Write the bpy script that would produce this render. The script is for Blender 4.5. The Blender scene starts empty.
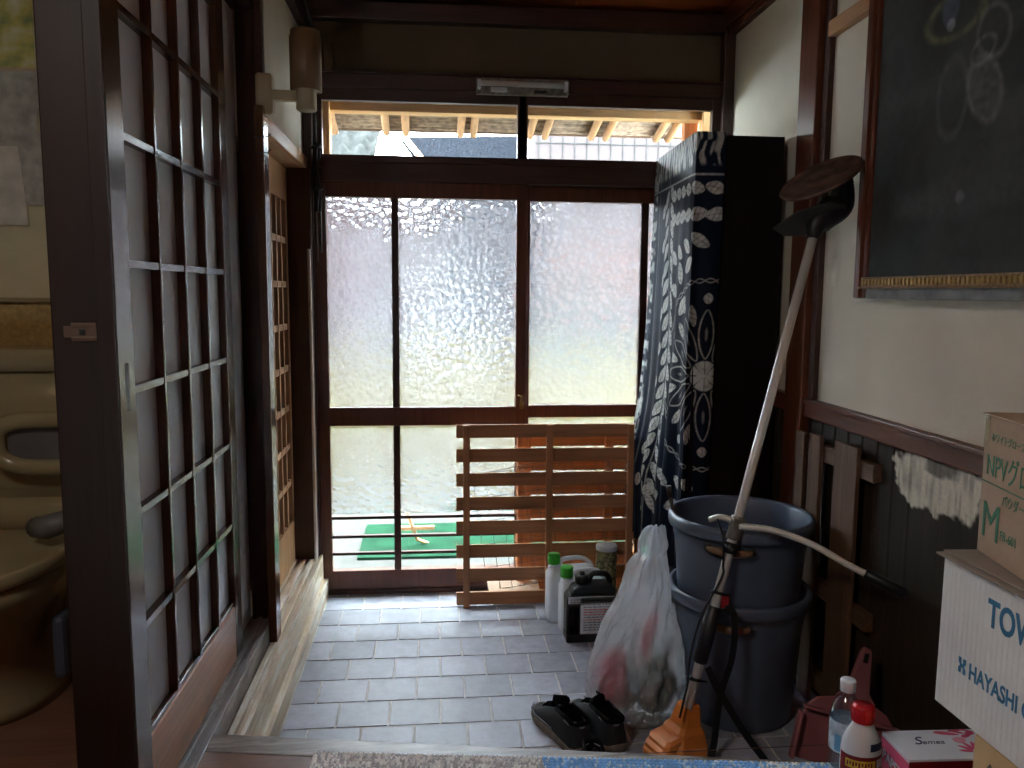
import bpy, math, random
import numpy as np
from mathutils import Vector, Matrix
random.seed(7)
rng = np.random.default_rng(5)
PI = math.pi
SC = bpy.context.scene
COL = SC.collection

# ------------------------------------------------------------------ materials
MATS = {}
def newmat(name):
    m = bpy.data.materials.new(name); m.use_nodes = True
    nt = m.node_tree
    for n in list(nt.nodes): nt.nodes.remove(n)
    out = nt.nodes.new('ShaderNodeOutputMaterial')
    MATS[name] = m
    return m, nt, out
def lin(c):
    r = []
    for v in c[:3]:
        v = v/255.0
        r.append(v/12.92 if v <= .04045 else ((v+.055)/1.055)**2.4)
    return (r[0], r[1], r[2], 1.0)
def nd(nt, t, **kw):
    n = nt.nodes.new(t)
    for k, v in kw.items():
        if k in n.inputs.keys(): n.inputs[k].default_value = v
        else: setattr(n, k, v)
    return n
def coords(nt, scale=(1,1,1), rot=(0,0,0), gen='Object'):
    tc = nt.nodes.new('ShaderNodeTexCoord'); mp = nt.nodes.new('ShaderNodeMapping')
    mp.inputs['Scale'].default_value = scale; mp.inputs['Rotation'].default_value = rot
    nt.links.new(tc.outputs[gen], mp.inputs['Vector'])
    return mp.outputs['Vector']
def ramp(nt, fac, stops):
    r = nt.nodes.new('ShaderNodeValToRGB')
    els = r.color_ramp.elements
    while len(els) < len(stops): els.new(.5)
    for e, (p, c) in zip(els, stops): e.position = p; e.color = c
    nt.links.new(fac, r.inputs['Fac'])
    return r.outputs['Color']
def plain(name, c, rough=.6, metal=0., spec=.5, var=.08, nscale=12, bump=.0, bscale=60, trans=0., coat=0., alpha=1., sheen=0.):
    m, nt, out = newmat(name)
    b = nd(nt, 'ShaderNodeBsdfPrincipled'); L = nt.links.new
    b.inputs['Roughness'].default_value = rough; b.inputs['Metallic'].default_value = metal
    b.inputs['Specular IOR Level'].default_value = spec
    b.inputs['Transmission Weight'].default_value = trans
    b.inputs['Coat Weight'].default_value = coat
    b.inputs['Alpha'].default_value = alpha
    base = lin(c)
    v = coords(nt)
    n = nd(nt, 'ShaderNodeTexNoise', Scale=nscale, Detail=5.0); L(v, n.inputs['Vector'])
    d = tuple(x*(1-var*1.6) for x in base[:3])+(1,); u = tuple(min(1, x*(1+var*1.6)) for x in base[:3])+(1,)
    L(ramp(nt, n.outputs['Fac'], [(.3, d), (.7, u)]), b.inputs['Base Color'])
    if bump:
        n2 = nd(nt, 'ShaderNodeTexNoise', Scale=bscale, Detail=4.0); L(v, n2.inputs['Vector'])
        bp = nd(nt, 'ShaderNodeBump', Strength=bump, Distance=.004); L(n2.outputs['Fac'], bp.inputs['Height']); L(bp.outputs['Normal'], b.inputs['Normal'])
    L(b.outputs[0], out.inputs['Surface'])
    return m
def wood(name, c, axis='z', rough=.45, contrast=.35, fine=60, bump=.15, spec=.5, worn=None):
    m, nt, out = newmat(name); L = nt.links.new
    b = nd(nt, 'ShaderNodeBsdfPrincipled'); b.inputs['Roughness'].default_value = rough
    b.inputs['Specular IOR Level'].default_value = spec
    s = {'x': (.5, 1, 1), 'y': (1, .5, 1), 'z': (1, 1, .5)}[axis]
    s = tuple(fine*(.04 if q == .5 else 1) for q in s)
    v = coords(nt, s)
    n = nd(nt, 'ShaderNodeTexNoise', Scale=1.0, Detail=6.0, Roughness=.62, Distortion=.5); L(v, n.inputs['Vector'])
    n2 = nd(nt, 'ShaderNodeTexNoise', Scale=3.0, Detail=2.0); L(coords(nt), n2.inputs['Vector'])
    base = lin(c)
    k = contrast
    dk = tuple(x*(1-k) for x in base[:3])+(1,); lt = tuple(min(1, x*(1+k*.8)) for x in base[:3])+(1,)
    col = ramp(nt, n.outputs['Fac'], [(.32, dk), (.5, base), (.72, lt)])
    mx = nd(nt, 'ShaderNodeMixRGB', blend_type='MULTIPLY', Fac=.5); L(col, mx.inputs['Color1'])
    L(ramp(nt, n2.outputs['Fac'], [(.3, (.7,.68,.66,1)), (.7, (1.15,1.12,1.1,1))]), mx.inputs['Color2'])
    o = mx.outputs[0]
    if worn:
        n3 = nd(nt, 'ShaderNodeTexNoise', Scale=1.0, Detail=8.0, Roughness=.7)
        L(coords(nt, {'x': (3, 22, 22), 'y': (22, 3, 22), 'z': (22, 22, 3)}[axis]), n3.inputs['Vector'])
        m2 = nd(nt, 'ShaderNodeMixRGB'); L(ramp(nt, n3.outputs['Fac'], [(.48, (0,0,0,1)), (.6, (1,1,1,1))]), m2.inputs['Fac'])
        L(o, m2.inputs['Color1']); m2.inputs['Color2'].default_value = lin(worn); o = m2.outputs[0]
    L(o, b.inputs['Base Color'])
    bp = nd(nt, 'ShaderNodeBump', Strength=bump, Distance=.002); L(n.outputs['Fac'], bp.inputs['Height']); L(bp.outputs['Normal'], b.inputs['Normal'])
    L(b.outputs[0], out.inputs['Surface'])
    return m
def attrmat(name, rough=.7, spec=.3, noise=.0, bump=0., bscale=200, coat=0.):
    m, nt, out = newmat(name); L = nt.links.new
    b = nd(nt, 'ShaderNodeBsdfPrincipled'); b.inputs['Roughness'].default_value = rough
    b.inputs['Specular IOR Level'].default_value = spec; b.inputs['Coat Weight'].default_value = coat
    a = nd(nt, 'ShaderNodeAttribute', attribute_name='Col')
    n = nd(nt, 'ShaderNodeTexNoise', Scale=bscale, Detail=3.0); L(coords(nt), n.inputs['Vector'])
    mx = nd(nt, 'ShaderNodeMixRGB', blend_type='MULTIPLY', Fac=noise); L(a.outputs['Color'], mx.inputs['Color1'])
    L(ramp(nt, n.outputs['Fac'], [(.3, (.6,.6,.6,1)), (.7, (1.2,1.2,1.2,1))]), mx.inputs['Color2'])
    L(mx.outputs[0], b.inputs['Base Color'])
    if bump:
        bp = nd(nt, 'ShaderNodeBump', Strength=bump, Distance=.002); L(n.outputs['Fac'], bp.inputs['Height']); L(bp.outputs['Normal'], b.inputs['Normal'])
    L(b.outputs[0], out.inputs['Surface'])
    return m
def frosted(name, relief=1.0):
    m, nt, out = newmat(name); L = nt.links.new
    v = coords(nt, (1, 1, 1))
    nz = nd(nt, 'ShaderNodeTexNoise', Scale=9.0, Detail=2.0); L(v, nz.inputs['Vector'])
    ad = nd(nt, 'ShaderNodeMixRGB', blend_type='ADD', Fac=.012); L(v, ad.inputs['Color1']); L(nz.outputs['Color'], ad.inputs['Color2'])
    vo = nd(nt, 'ShaderNodeTexVoronoi', feature='SMOOTH_F1', Scale=36.0); vo.inputs['Smoothness'].default_value = .25
    L(ad.outputs[0], vo.inputs['Vector'])
    bp = nd(nt, 'ShaderNodeBump', Strength=relief, Distance=.011); L(vo.outputs['Distance'], bp.inputs['Height'])
    rf = nd(nt, 'ShaderNodeBsdfRefraction', Roughness=.20, IOR=1.35); rf.inputs['Color'].default_value = (.79,.79,.80,1)
    tr = nd(nt, 'ShaderNodeBsdfTranslucent'); tr.inputs['Color'].default_value = (.8,.84,.9,1)
    gl = nd(nt, 'ShaderNodeBsdfGlossy', Roughness=.18)
    for s in ((rf, tr, gl) if relief else (tr,)): L(bp.outputs['Normal'], s.inputs['Normal'])
    if not relief: bp.inputs['Strength'].default_value = 1.0; tr.inputs['Color'].default_value = (.22,.225,.24,1)
    m1 = nd(nt, 'ShaderNodeMixShader', Fac=.04 if relief else .26); L(rf.outputs[0], m1.inputs[1]); L(tr.outputs[0], m1.inputs[2])
    m2 = nd(nt, 'ShaderNodeMixShader', Fac=.06); L(m1.outputs[0], m2.inputs[1]); L(gl.outputs[0], m2.inputs[2])
    L(m2.outputs[0], out.inputs['Surface'])
    return m
def clearglass(name, tint=(.97,.98,.98,1), fac=.06, rough=.02):
    m, nt, out = newmat(name); L = nt.links.new
    t = nd(nt, 'ShaderNodeBsdfTransparent'); t.inputs['Color'].default_value = tint
    g = nd(nt, 'ShaderNodeBsdfGlossy', Roughness=rough)
    mx = nd(nt, 'ShaderNodeMixShader', Fac=fac); L(t.outputs[0], mx.inputs[1]); L(g.outputs[0], mx.inputs[2])
    L(mx.outputs[0], out.inputs['Surface'])
    return m
def filmmat(name, col=(.85,.9,.97,1), op=.45, rough=.25):
    m, nt, out = newmat(name); L = nt.links.new
    t = nd(nt, 'ShaderNodeBsdfTransparent'); tr = nd(nt, 'ShaderNodeBsdfTranslucent'); tr.inputs['Color'].default_value = col
    d = nd(nt, 'ShaderNodeBsdfDiffuse'); d.inputs['Color'].default_value = col
    g = nd(nt, 'ShaderNodeBsdfGlossy', Roughness=rough)
    n = nd(nt, 'ShaderNodeTexNoise', Scale=14.0, Detail=6.0, Roughness=.6, Distortion=1.2); L(coords(nt), n.inputs['Vector'])
    bp = nd(nt, 'ShaderNodeBump', Strength=.8, Distance=.02); L(n.outputs['Fac'], bp.inputs['Height'])
    for s in (tr, d, g): L(bp.outputs['Normal'], s.inputs['Normal'])
    a = nd(nt, 'ShaderNodeMixShader', Fac=.5); L(tr.outputs[0], a.inputs[1]); L(d.outputs[0], a.inputs[2])
    b = nd(nt, 'ShaderNodeMixShader', Fac=op); L(t.outputs[0], b.inputs[1]); L(a.outputs[0], b.inputs[2])
    lw = nd(nt, 'ShaderNodeLayerWeight', Blend=.3); L(bp.outputs['Normal'], lw.inputs['Normal'])
    mm = nd(nt, 'ShaderNodeMath', operation='MULTIPLY_ADD'); mm.inputs[1].default_value = .35; mm.inputs[2].default_value = .07; L(lw.outputs['Fresnel'], mm.inputs[0])
    c = nd(nt, 'ShaderNodeMixShader'); L(mm.outputs[0], c.inputs[0]); L(b.outputs[0], c.inputs[1]); L(g.outputs[0], c.inputs[2])
    L(c.outputs[0], out.inputs['Surface'])
    return m

W = {}
for ax in 'xyz':
    W['dark'+ax] = wood('dark_wood_'+ax, (66, 38, 28), ax, rough=.38, contrast=.35)
    W['red'+ax] = wood('red_wood_'+ax, (98, 50, 30), ax, rough=.35, contrast=.35)
    W['mid'+ax] = wood('shoji_wood_'+ax, (88, 56, 38), ax, rough=.2, contrast=.25, spec=.9, bump=.04)
    W['tan'+ax] = wood('tan_wood_'+ax, (186, 142, 100), ax, rough=.5, contrast=.25)
    W['pal'+ax] = wood('pallet_wood_'+ax, (166, 116, 76), ax, rough=.6, contrast=.3)
    W['old'+ax] = wood('old_pallet_wood_'+ax, (98, 72, 52), ax, rough=.7, contrast=.4)
    W['org'+ax] = wood('orange_wood_'+ax, (206, 138, 88), ax, rough=.55, contrast=.3)
    W['gry'+ax] = wood('grey_wood_'+ax, (120, 112, 108), ax, rough=.4, contrast=.3, worn=(160,150,140))
    W['pale'+ax] = wood('pale_worn_wood_'+ax, (216, 198, 168), ax, rough=.5, contrast=.3, worn=(236,230,216))
W['floor'] = wood('brown_floorboard', (118, 84, 68), 'x', rough=.3, contrast=.25)
W['kuro'] = wood('cabinet_wood', (20, 8, 8), 'z', rough=.6, spec=.15, contrast=.25)
W['ceil'] = wood('ceiling_board', (150, 74, 32), 'x', rough=.35, contrast=.4)
M_plaster = plain('plaster', (196, 188, 172), rough=.92, var=.05, nscale=3, bump=.25, bscale=120, spec=.15)
M_plasterR = plain('plaster_right', (214, 206, 188), rough=.92, var=.06, nscale=2.2, bump=.25, bscale=120, spec=.15)
M_mud = plain('brown_plaster', (96, 80, 62), rough=.95, var=.06, nscale=3, bump=.3, bscale=120, spec=.1)
M_paper = plain('shoji_paper', (206, 208, 214), rough=.55, var=.03, nscale=6)
M_black = plain('black_plastic', (16, 16, 18), rough=.45, var=.1)
M_dgrey = plain('dark_grey_metal', (52, 48, 46), rough=.5, metal=.3)
M_steel = plain('steel_tube', (222, 218, 210), rough=.35, metal=.15, var=.05)
M_brass = plain('aged_brass', (150, 118, 62), rough=.45, metal=.6, var=.2, nscale=60)
M_grout = plain('grout', (206, 202, 196), rough=.85, var=.1, nscale=30)
M_bin = plain('blue_grey_plastic', (84, 95, 114), rough=.42, var=.05, nscale=8, coat=.1)
M_white = plain('white_plastic', (222, 226, 232), rough=.35, var=.02)
M_green = plain('green_plastic', (58, 168, 48), rough=.4, var=.05)
M_red = plain('red_plastic', (196, 18, 30), rough=.35, var=.04)
M_orange = plain('orange_plastic', (218, 128, 52), rough=.45, var=.06)
M_pink = plain('dusty_pink_plastic', (150, 92, 94), rough=.45, var=.06)
M_label = plain('paper_label', (206, 208, 210), rough=.6, var=.03)
M_yellow = plain('yellow_label', (222, 190, 60), rough=.6, var=.12, nscale=80)
M_maroon = plain('maroon_label', (128, 18, 30), rough=.5, var=.1)
M_navy = plain('navy_label', (26, 52, 92), rough=.5)
M_lblue = plain('light_blue_label', (110, 168, 206), rough=.5)
M_card = plain('brown_cardboard', (180, 154, 130), rough=.85, var=.05, nscale=20, bump=.1)
M_cardw = plain('white_cardboard', (234, 236, 234), rough=.85, var=.04, nscale=9, bump=.1)
M_cardt = plain('tan_cardboard', (214, 180, 132), rough=.85, var=.05, nscale=9)
M_inkg = plain('green_ink', (72, 132, 104), rough=.8)
M_inkb = plain('blue_ink', (58, 120, 158), rough=.8)
M_inkn = plain('navy_ink', (34, 40, 84), rough=.6)
M_inkk = plain('grey_ink', (90, 96, 96), rough=.8)
M_tape = clearglass('clear_tape', (.9,.88,.84,1), .2, .15)
M_rosep = plain('rose_print', (216, 84, 120), rough=.6, var=.08)
M_rosel = plain('pale_rose_print', (232, 160, 180), rough=.6, var=.05)
M_papw = plain('white_card', (226, 230, 236), rough=.6, var=.02)
M_lampb = plain('lamp_shade_brown', (118, 86, 54), rough=.5, var=.04)
M_lampc = plain('lamp_cream', (170, 150, 116), rough=.45, var=.03)
M_tube = plain('fluorescent_glass', (196, 196, 192), rough=.25, var=.02)
M_tray = plain('worn_white_tray', (130, 124, 116), rough=.4, metal=.4, var=.3, nscale=40)
M_wc = plain('ivory_ceramic', (150, 138, 106), rough=.22, var=.02, coat=.3)
M_wcg = plain('grey_plastic', (92, 90, 88), rough=.5)
M_wcwall = plain('cream_wallpaper', (196, 186, 150), rough=.9, var=.04)
M_wctile = plain('ochre_wallpaper', (170, 142, 88), rough=.9, var=.15, nscale=60)
M_wcp = plain('pinned_paper', (196, 192, 178), rough=.9, var=.12, nscale=14)
M_wcpg = plain('grey_pinned_paper', (164, 160, 150), rough=.9, var=.18, nscale=22)
M_pict = None
M_shoe = plain('black_mesh_fabric', (22, 23, 28), rough=.8, var=.25, nscale=300, bump=.3, bscale=600)
M_shoeb = plain('black_shoe_lining', (10, 10, 12), rough=.9, spec=.1)
M_sole = plain('grey_brown_sole', (120, 108, 98), rough=.6, var=.2, nscale=60)
M_lace = plain('grey_trim', (110, 112, 118), rough=.6)
M_frost = frosted('hammered_frosted_glass')
M_frostb = frosted('frosted_glass_smooth_side', 0.0)
M_clear = clearglass('clear_glass')
M_pet = clearglass('pet_plastic', (.86,.9,.93,1), .16, .08)
M_film = filmmat('plastic_bag_film', col=(.90,.95,1,1), op=.38, rough=.12)
M_bagg = plain('dark_green_bag', (16, 84, 58), rough=.5, var=.25, nscale=18, bump=.4, bscale=18)
M_bagr = plain('red_print_packet', (224, 40, 76), rough=.5, var=.4, nscale=30)
M_bagw = plain('white_packet', (214, 206, 214), rough=.5, var=.1)
M_bagk = plain('grey_packet', (90, 98, 116), rough=.5, var=.3, nscale=14)
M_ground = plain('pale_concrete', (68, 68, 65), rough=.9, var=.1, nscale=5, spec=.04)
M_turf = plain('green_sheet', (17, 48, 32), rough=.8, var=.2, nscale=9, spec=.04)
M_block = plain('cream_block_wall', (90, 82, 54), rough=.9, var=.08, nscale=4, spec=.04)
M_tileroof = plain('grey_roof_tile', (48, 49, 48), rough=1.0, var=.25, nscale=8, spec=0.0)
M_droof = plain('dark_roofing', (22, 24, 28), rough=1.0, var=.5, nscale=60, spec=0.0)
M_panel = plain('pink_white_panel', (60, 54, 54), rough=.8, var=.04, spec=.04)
M_soil = plain('brown_box_outside', (150, 112, 84), rough=.9, var=.2)
M_strap = plain('black_webbing', (14, 14, 16), rough=.9, bump=.3, bscale=400)
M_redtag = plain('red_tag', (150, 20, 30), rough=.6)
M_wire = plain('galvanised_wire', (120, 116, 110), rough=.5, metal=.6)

# ------------------------------------------------------------------ mesh builder
class MB:
    def __init__(s): s.v = []; s.f = []; s.m = []; s.sm = []
    def add(s, vs, fs, m=0, smooth=False):
        o = len(s.v); s.v += [tuple(map(float, q)) for q in vs]
        for f in fs: s.f.append([o+i for i in f]); s.m.append(m); s.sm.append(smooth)
        return s
    def box(s, x0, x1, y0, y1, z0, z1, m=0, M=None):
        vs = [(x, y, z) for z in (z0, z1) for y in (y0, y1) for x in (x0, x1)]
        if M is not None: vs = [tuple(M @ Vector(v)) for v in vs]
        return s.add(vs, [(0,2,3,1),(4,5,7,6),(0,1,5,4),(2,6,7,3),(0,4,6,2),(1,3,7,5)], m)
    def prism(s, pts, z0, z1, m=0, M=None, smooth=False):
        """pts: 2D polygon (x,y) CCW, extruded along z"""
        n = len(pts)
        vs = [(p[0], p[1], z0) for p in pts]+[(p[0], p[1], z1) for p in pts]
        if M is not None: vs = [tuple(M @ Vector(v)) for v in vs]
        s.add(vs, [tuple(range(n-1, -1, -1)), tuple(range(n, 2*n))], m)
        o = len(s.v)-2*n
        for i in range(n):
            j = (i+1) % n
            s.f.append([o+i, o+j, o+n+j, o+n+i]); s.m.append(m); s.sm.append(smooth)
        return s
    def loft(s, rings, m=0, smooth=True, cap=(True, True), closed=True):
        n = len(rings[0]); o = len(s.v)
        for r in rings: s.v += [tuple(map(float, q)) for q in r]
        for k in range(len(rings)-1):
            for i in range(n if closed else n-1):
                j = (i+1) % n
                s.f.append([o+k*n+i, o+k*n+j, o+(k+1)*n+j, o+(k+1)*n+i]); s.m.append(m); s.sm.append(smooth)
        if cap[0]: s.f.append([o+i for i in range(n-1, -1, -1)]); s.m.append(m); s.sm.append(False)
        if cap[1]: s.f.append([o+(len(rings)-1)*n+i for i in range(n)]); s.m.append(m); s.sm.append(False)
        return s
    def tube(s, pts, r, n=12, m=0, smooth=True, cap=True, flat=None):
        pts = [Vector(p) for p in pts]; rs = r if isinstance(r, (list, tuple)) else [r]*len(pts)
        rings = []; up = None
        for i, p in enumerate(pts):
            t = (pts[min(i+1, len(pts)-1)]-pts[max(i-1, 0)]).normalized()
            if up is None:
                up = Vector((0,0,1)) if abs(t.z) < .9 else Vector((0,1,0))
                if flat is not None: up = Vector(flat[1])
            a = t.cross(up).normalized(); b = a.cross(t).normalized(); up = b
            kx, kz = (1, flat[0]) if flat else (1, 1)
            rings.append([p + a*math.cos(2*PI*k/n)*rs[i]*kx + b*math.sin(2*PI*k/n)*rs[i]*kz for k in range(n)])
        return s.loft(rings, m, smooth, (cap, cap))
    def lathe(s, prof, c=(0,0,0), n=32, m=0, M=None, sx=1, sy=1, smooth=True, cap=(False, False)):
        rings = []
        for (r, z) in prof:
            ring = [Vector((r*math.cos(2*PI*k/n)*sx, r*math.sin(2*PI*k/n)*sy, z)) for k in range(n)]
            if M is not None: ring = [M @ q for q in ring]
            rings.append([q+Vector(c) for q in ring])
        return s.loft(rings, m, smooth, cap)
    def build(s, name, mats, parent=None, bevel=0., kind=None, label=None, colors=None, L=None, subsurf=0):
        me = bpy.data.meshes.new(name)
        off = Vector((0,0,0))
        if L is not None: off = Vector(L)
        elif parent is not None:
            q = parent
            while q is not None:
                off += q.location; q = q.parent
        vs = [(v[0]-off.x, v[1]-off.y, v[2]-off.z) for v in s.v]
        me.from_pydata(vs, [], s.f)
        if not isinstance(mats, (list, tuple)): mats = [mats]
        for m in mats: me.materials.append(m)
        me.polygons.foreach_set('material_index', s.m)
        me.polygons.foreach_set('use_smooth', s.sm)
        me.validate(); me.update()
        o = bpy.data.objects.new(name, me); COL.objects.link(o)
        if parent is not None: o.parent = parent
        elif L is not None: o.location = L
        if bevel:
            b = o.modifiers.new('bevel', 'BEVEL'); b.width = bevel; b.segments = 2; b.limit_method = 'ANGLE'; b.angle_limit = math.radians(40)
        if subsurf:
            b = o.modifiers.new('sub', 'SUBSURF'); b.levels = subsurf; b.render_levels = subsurf
        if colors is not None:
            ca = me.color_attributes.new('Col', 'FLOAT_COLOR', 'POINT')
            ca.data.foreach_set('color', np.asarray(colors, dtype=np.float32).ravel())
        if kind: o['kind'] = kind
        if label: o['label'] = label
        return o
def thing(name, label, cat, loc=(0,0,0), rz=0, group=None):
    o = bpy.data.objects.new(name, None); COL.objects.link(o); o.location = loc; o.rotation_euler = (0,0,rz)
    o.empty_display_size = .05
    o['label'] = label; o['category'] = cat
    if group: o['group'] = group
    return o
def tag(o, label, cat, group=None):
    o['label'] = label; o['category'] = cat
    if group: o['group'] = group
    return o
def struct(name, mb, mats, bevel=0., parent=None):
    return mb.build(name, mats, parent=parent, bevel=bevel, kind=None if parent else 'structure')
def text_mesh(txt, size, M, mat, name, parent, bold=0., extrude=.0004, shear=0., space=1.0, xs=1.0):
    cu = bpy.data.curves.new('t', 'FONT'); cu.body = txt; cu.size = size; cu.extrude = extrude; cu.offset = bold
    cu.shear = shear; cu.space_character = space; cu.resolution_u = 4
    t = bpy.data.objects.new('t', cu); COL.objects.link(t)
    bpy.context.view_layer.update()
    dg = bpy.context.evaluated_depsgraph_get()
    me = bpy.data.meshes.new_from_object(t.evaluated_get(dg))
    bpy.data.objects.remove(t)
    off = Vector((0,0,0)); q = parent
    while q is not None: off += q.location; q = q.parent
    me.transform(Matrix.Translation(-off) @ M @ Matrix.Diagonal((xs, 1, 1, 1)))
    me.materials.clear(); me.materials.append(mat)
    for p in me.polygons: p.material_index = 0
    o = bpy.data.objects.new(name, me); COL.objects.link(o); o.parent = parent
    return o
def frame(o, x, y):
    """matrix with local x->x, local y->y at origin o"""
    x = Vector(x).normalized(); y = Vector(y); z = x.cross(y).normalized(); y = z.cross(x).normalized()
    M = Matrix((x, y, z)).transposed().to_4x4(); M.translation = Vector(o); return M

# ================================================================== SETTING
XR, XL, YD = 1.38, -.60, 3.80
# tile floor
g = MB(); g.box(-.80, XR+.1, 1.60, 3.95, -.06, -.0025, 0)
cols = [(.4,.38,.37,1)]*len(g.v)
tw, th = .176, .1675
tb = MB()
tb.box(-.80, XR+.1, 1.60, 3.95, -.06, -.003, 0)
tcol = [lin((200,196,190))]*8
row = 0; y = 3.905
while y > 1.75:
    xo = .008 if row % 2 == 1 else -.080
    # rows: boundary at 3.235,3.40,...; row (3.235-3.40) joint at .008
    k0 = -6
    for k in range(-6, 10):
        x0 = xo + k*tw; x1 = x0+tw
        a, b = max(x0, -.5215), min(x1, XR)
        if b-a < .02: continue
        gp = .0035
        dz = random.uniform(-.0008, .0008)
        M = Matrix.Translation(((a+b)/2, y-th/2, dz)) @ Matrix.Rotation(random.uniform(-.006,.006), 4, 'X') @ Matrix.Rotation(random.uniform(-.006,.006), 4, 'Y')
        hx, hy = (b-a)/2-gp, th/2-gp
        tb.box(-hx, hx, -hy, hy, -.01, 0, 1, M)
        v = random.uniform(.92, 1.08); c = lin((158*v, 160*v, 170*v)); tcol += [c]*8
    y -= th; row += 1
m, nt, out = newmat('slate_floor_tile'); LK = nt.links.new
bs = nd(nt, 'ShaderNodeBsdfPrincipled'); at_ = nd(nt, 'ShaderNodeAttribute', attribute_name='Col')
nz = nd(nt, 'ShaderNodeTexNoise', Scale=22.0, Detail=6.0, Roughness=.65); LK(coords(nt), nz.inputs['Vector'])
mx = nd(nt, 'ShaderNodeMixRGB', blend_type='MULTIPLY', Fac=.8); LK(at_.outputs['Color'], mx.inputs['Color1'])
LK(ramp(nt, nz.outputs['Fac'], [(.3, (.72,.72,.73,1)), (.7, (1.25,1.25,1.26,1))]), mx.inputs['Color2']); LK(mx.outputs[0], bs.inputs['Base Color'])
LK(ramp(nt, nz.outputs['Fac'], [(.3, (.34,.34,.34,1)), (.7, (.52,.52,.52,1))]), bs.inputs['Roughness'])
bp = nd(nt, 'ShaderNodeBump', Strength=.25, Distance=.003); LK(nz.outputs['Fac'], bp.inputs['Height']); LK(bp.outputs['Normal'], bs.inputs['Normal'])
LK(bs.outputs[0], out.inputs['Surface'])
fl = tb.build('floor', [M_grout, MATS['slate_floor_tile']], bevel=.0012, kind='structure', colors=tcol)

# raised inner floor with angled edge
def ye(x): return 2.083 - .1645*(x+.6)
b = MB()
b.prism([(-.598, -2.5), (XR, -2.5), (XR, ye(XR)-.085), (-.598, ye(-.598)-.085)], .235, .27)
for k in range(12):
    y = 1.90-k*.30
    b.box(-.598, XR, y-.0015, y+.0015, .2702, .2706, 1)
b2 = MB(); b2.prism([(-2.4, -2.5), (-.80, -2.5), (-.80, 2.8), (-2.4, 2.8)], .235, .268)
struct('floor', b, [W['floor'], W['darkx']], 0)
struct('floor', b2, [W['floor']], 0)
b = MB(); b.prism([(-.598, ye(-.598)-.083), (XR, ye(XR)-.083), (XR, ye(XR)), (-.598, ye(-.598))], .10, .272)
struct('trim_1', b, W['gryx'], .003)
b = MB(); b.prism([(-.598, ye(-.598)-.10), (XR, ye(XR)-.10), (XR, ye(XR)-.03), (-.598, ye(-.598)-.03)], 0, .10)
struct('wall_step', b, W['darkx'])

# left: high threshold and low sill with grooves
b = MB(); b.box(-.80, -.60, -.5, 2.92, 0, .255)
b.box(-.80, -.69, -.5, 2.92, .255, .27); b.box(-.655, -.638, -.5, 2.92, .255, .262); b.box(-.618, -.60, -.5, 2.92, .255, .27)
struct('trim_2', b, W['gryy'], .002)
b = MB(); b.box(-.78, -.545, 2.0, 3.775, .0, .186)
for x0, x1 in ((-.78, -.655), (-.635, -.615), (-.597, -.577), (-.560, -.545)): b.box(x0, x1, 2.0, 3.775, .186, .2)
struct('trim_3', b, W['paley'], .002)
b = MB(); b.box(-.545, -.5215, 2.0, 3.79, -.02, .08)
struct('trim_4', b, W['paley'], .003)

# left wall
b = MB(); b.box(-.72, -.60, 2.99, 3.9, 2.045, 2.80); struct('wall_left', b, M_plaster)
b = MB(); b.box(-.78, -.6015, 2.99, 3.79, 1.99, 2.045); b.box(-.6015, -.578, 2.87, 3.79, 1.99, 2.045); struct('trim_5', b, W['tany'], .003)
b = MB(); b.box(-.676, -.602, 2.885, 2.985, .20, 2.78); struct('trim_6', b, W['darkz'], .003)       # post
b = MB(); b.box(-.601, -.572, 2.80, 2.875, .2, 2.06); struct('trim_7', b, W['midz'], .003)            # plank on post
b = MB(); b.box(-.72, -.56, 3.70, 3.775, .2, 1.99); struct('trim_8', b, W['darkz'], .003)             # far post, left
b = MB(); b.box(-.62, -.565, 2.87, 3.80, 2.60, 2.66); b.box(-.61,-.585,2.87,2.9,2.05,2.66); struct('trim_9', b, W['darky'], .003)
# back of left lattice opening: side room
b = MB(); b.box(-2.4, -.80, 2.80, 2.86, .0, 2.80); struct('wall_toilet', b, M_wcwall)
b = MB(); b.box(-.86, -.80, 2.86, 3.9, 0, 2.8); struct('wall_side', b, M_mud)

def bars_frame(mb, X0, X1, ys, zs):
    pass
# lattice door on the low sill
dl = MB()
X0, X1 = -.700, -.662
dl.box(X0, X1, 2.99, 3.05, .205, 1.985); dl.box(X0, X1, 3.66, 3.697, .205, 1.985)
dl.box(X0, X1, 3.05, 3.66, 1.84, 1.985); dl.box(X0, X1, 3.05, 3.66, .205, .40)
for zc in (1.668, 1.476, 1.290, 1.105, .925, .750, .58): dl.box(X0+.012, X1-.003, 3.05, 3.66, zc-.014, zc+.014)
for yc in (3.15, 3.25, 3.352, 3.455, 3.558): dl.box(X0+.010, X1-.001, yc-.010, yc+.010, .40, 1.84)
door2 = struct('door_2', dl, W['tanz'], .0015)
p = MB(); p.box(X0+.004, X0+.008, 3.05, 3.66, .40, 1.84)
p.build('glass_pane', plain('dark_pane', (18, 10, 10), rough=.5, spec=.2), parent=door2)

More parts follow.
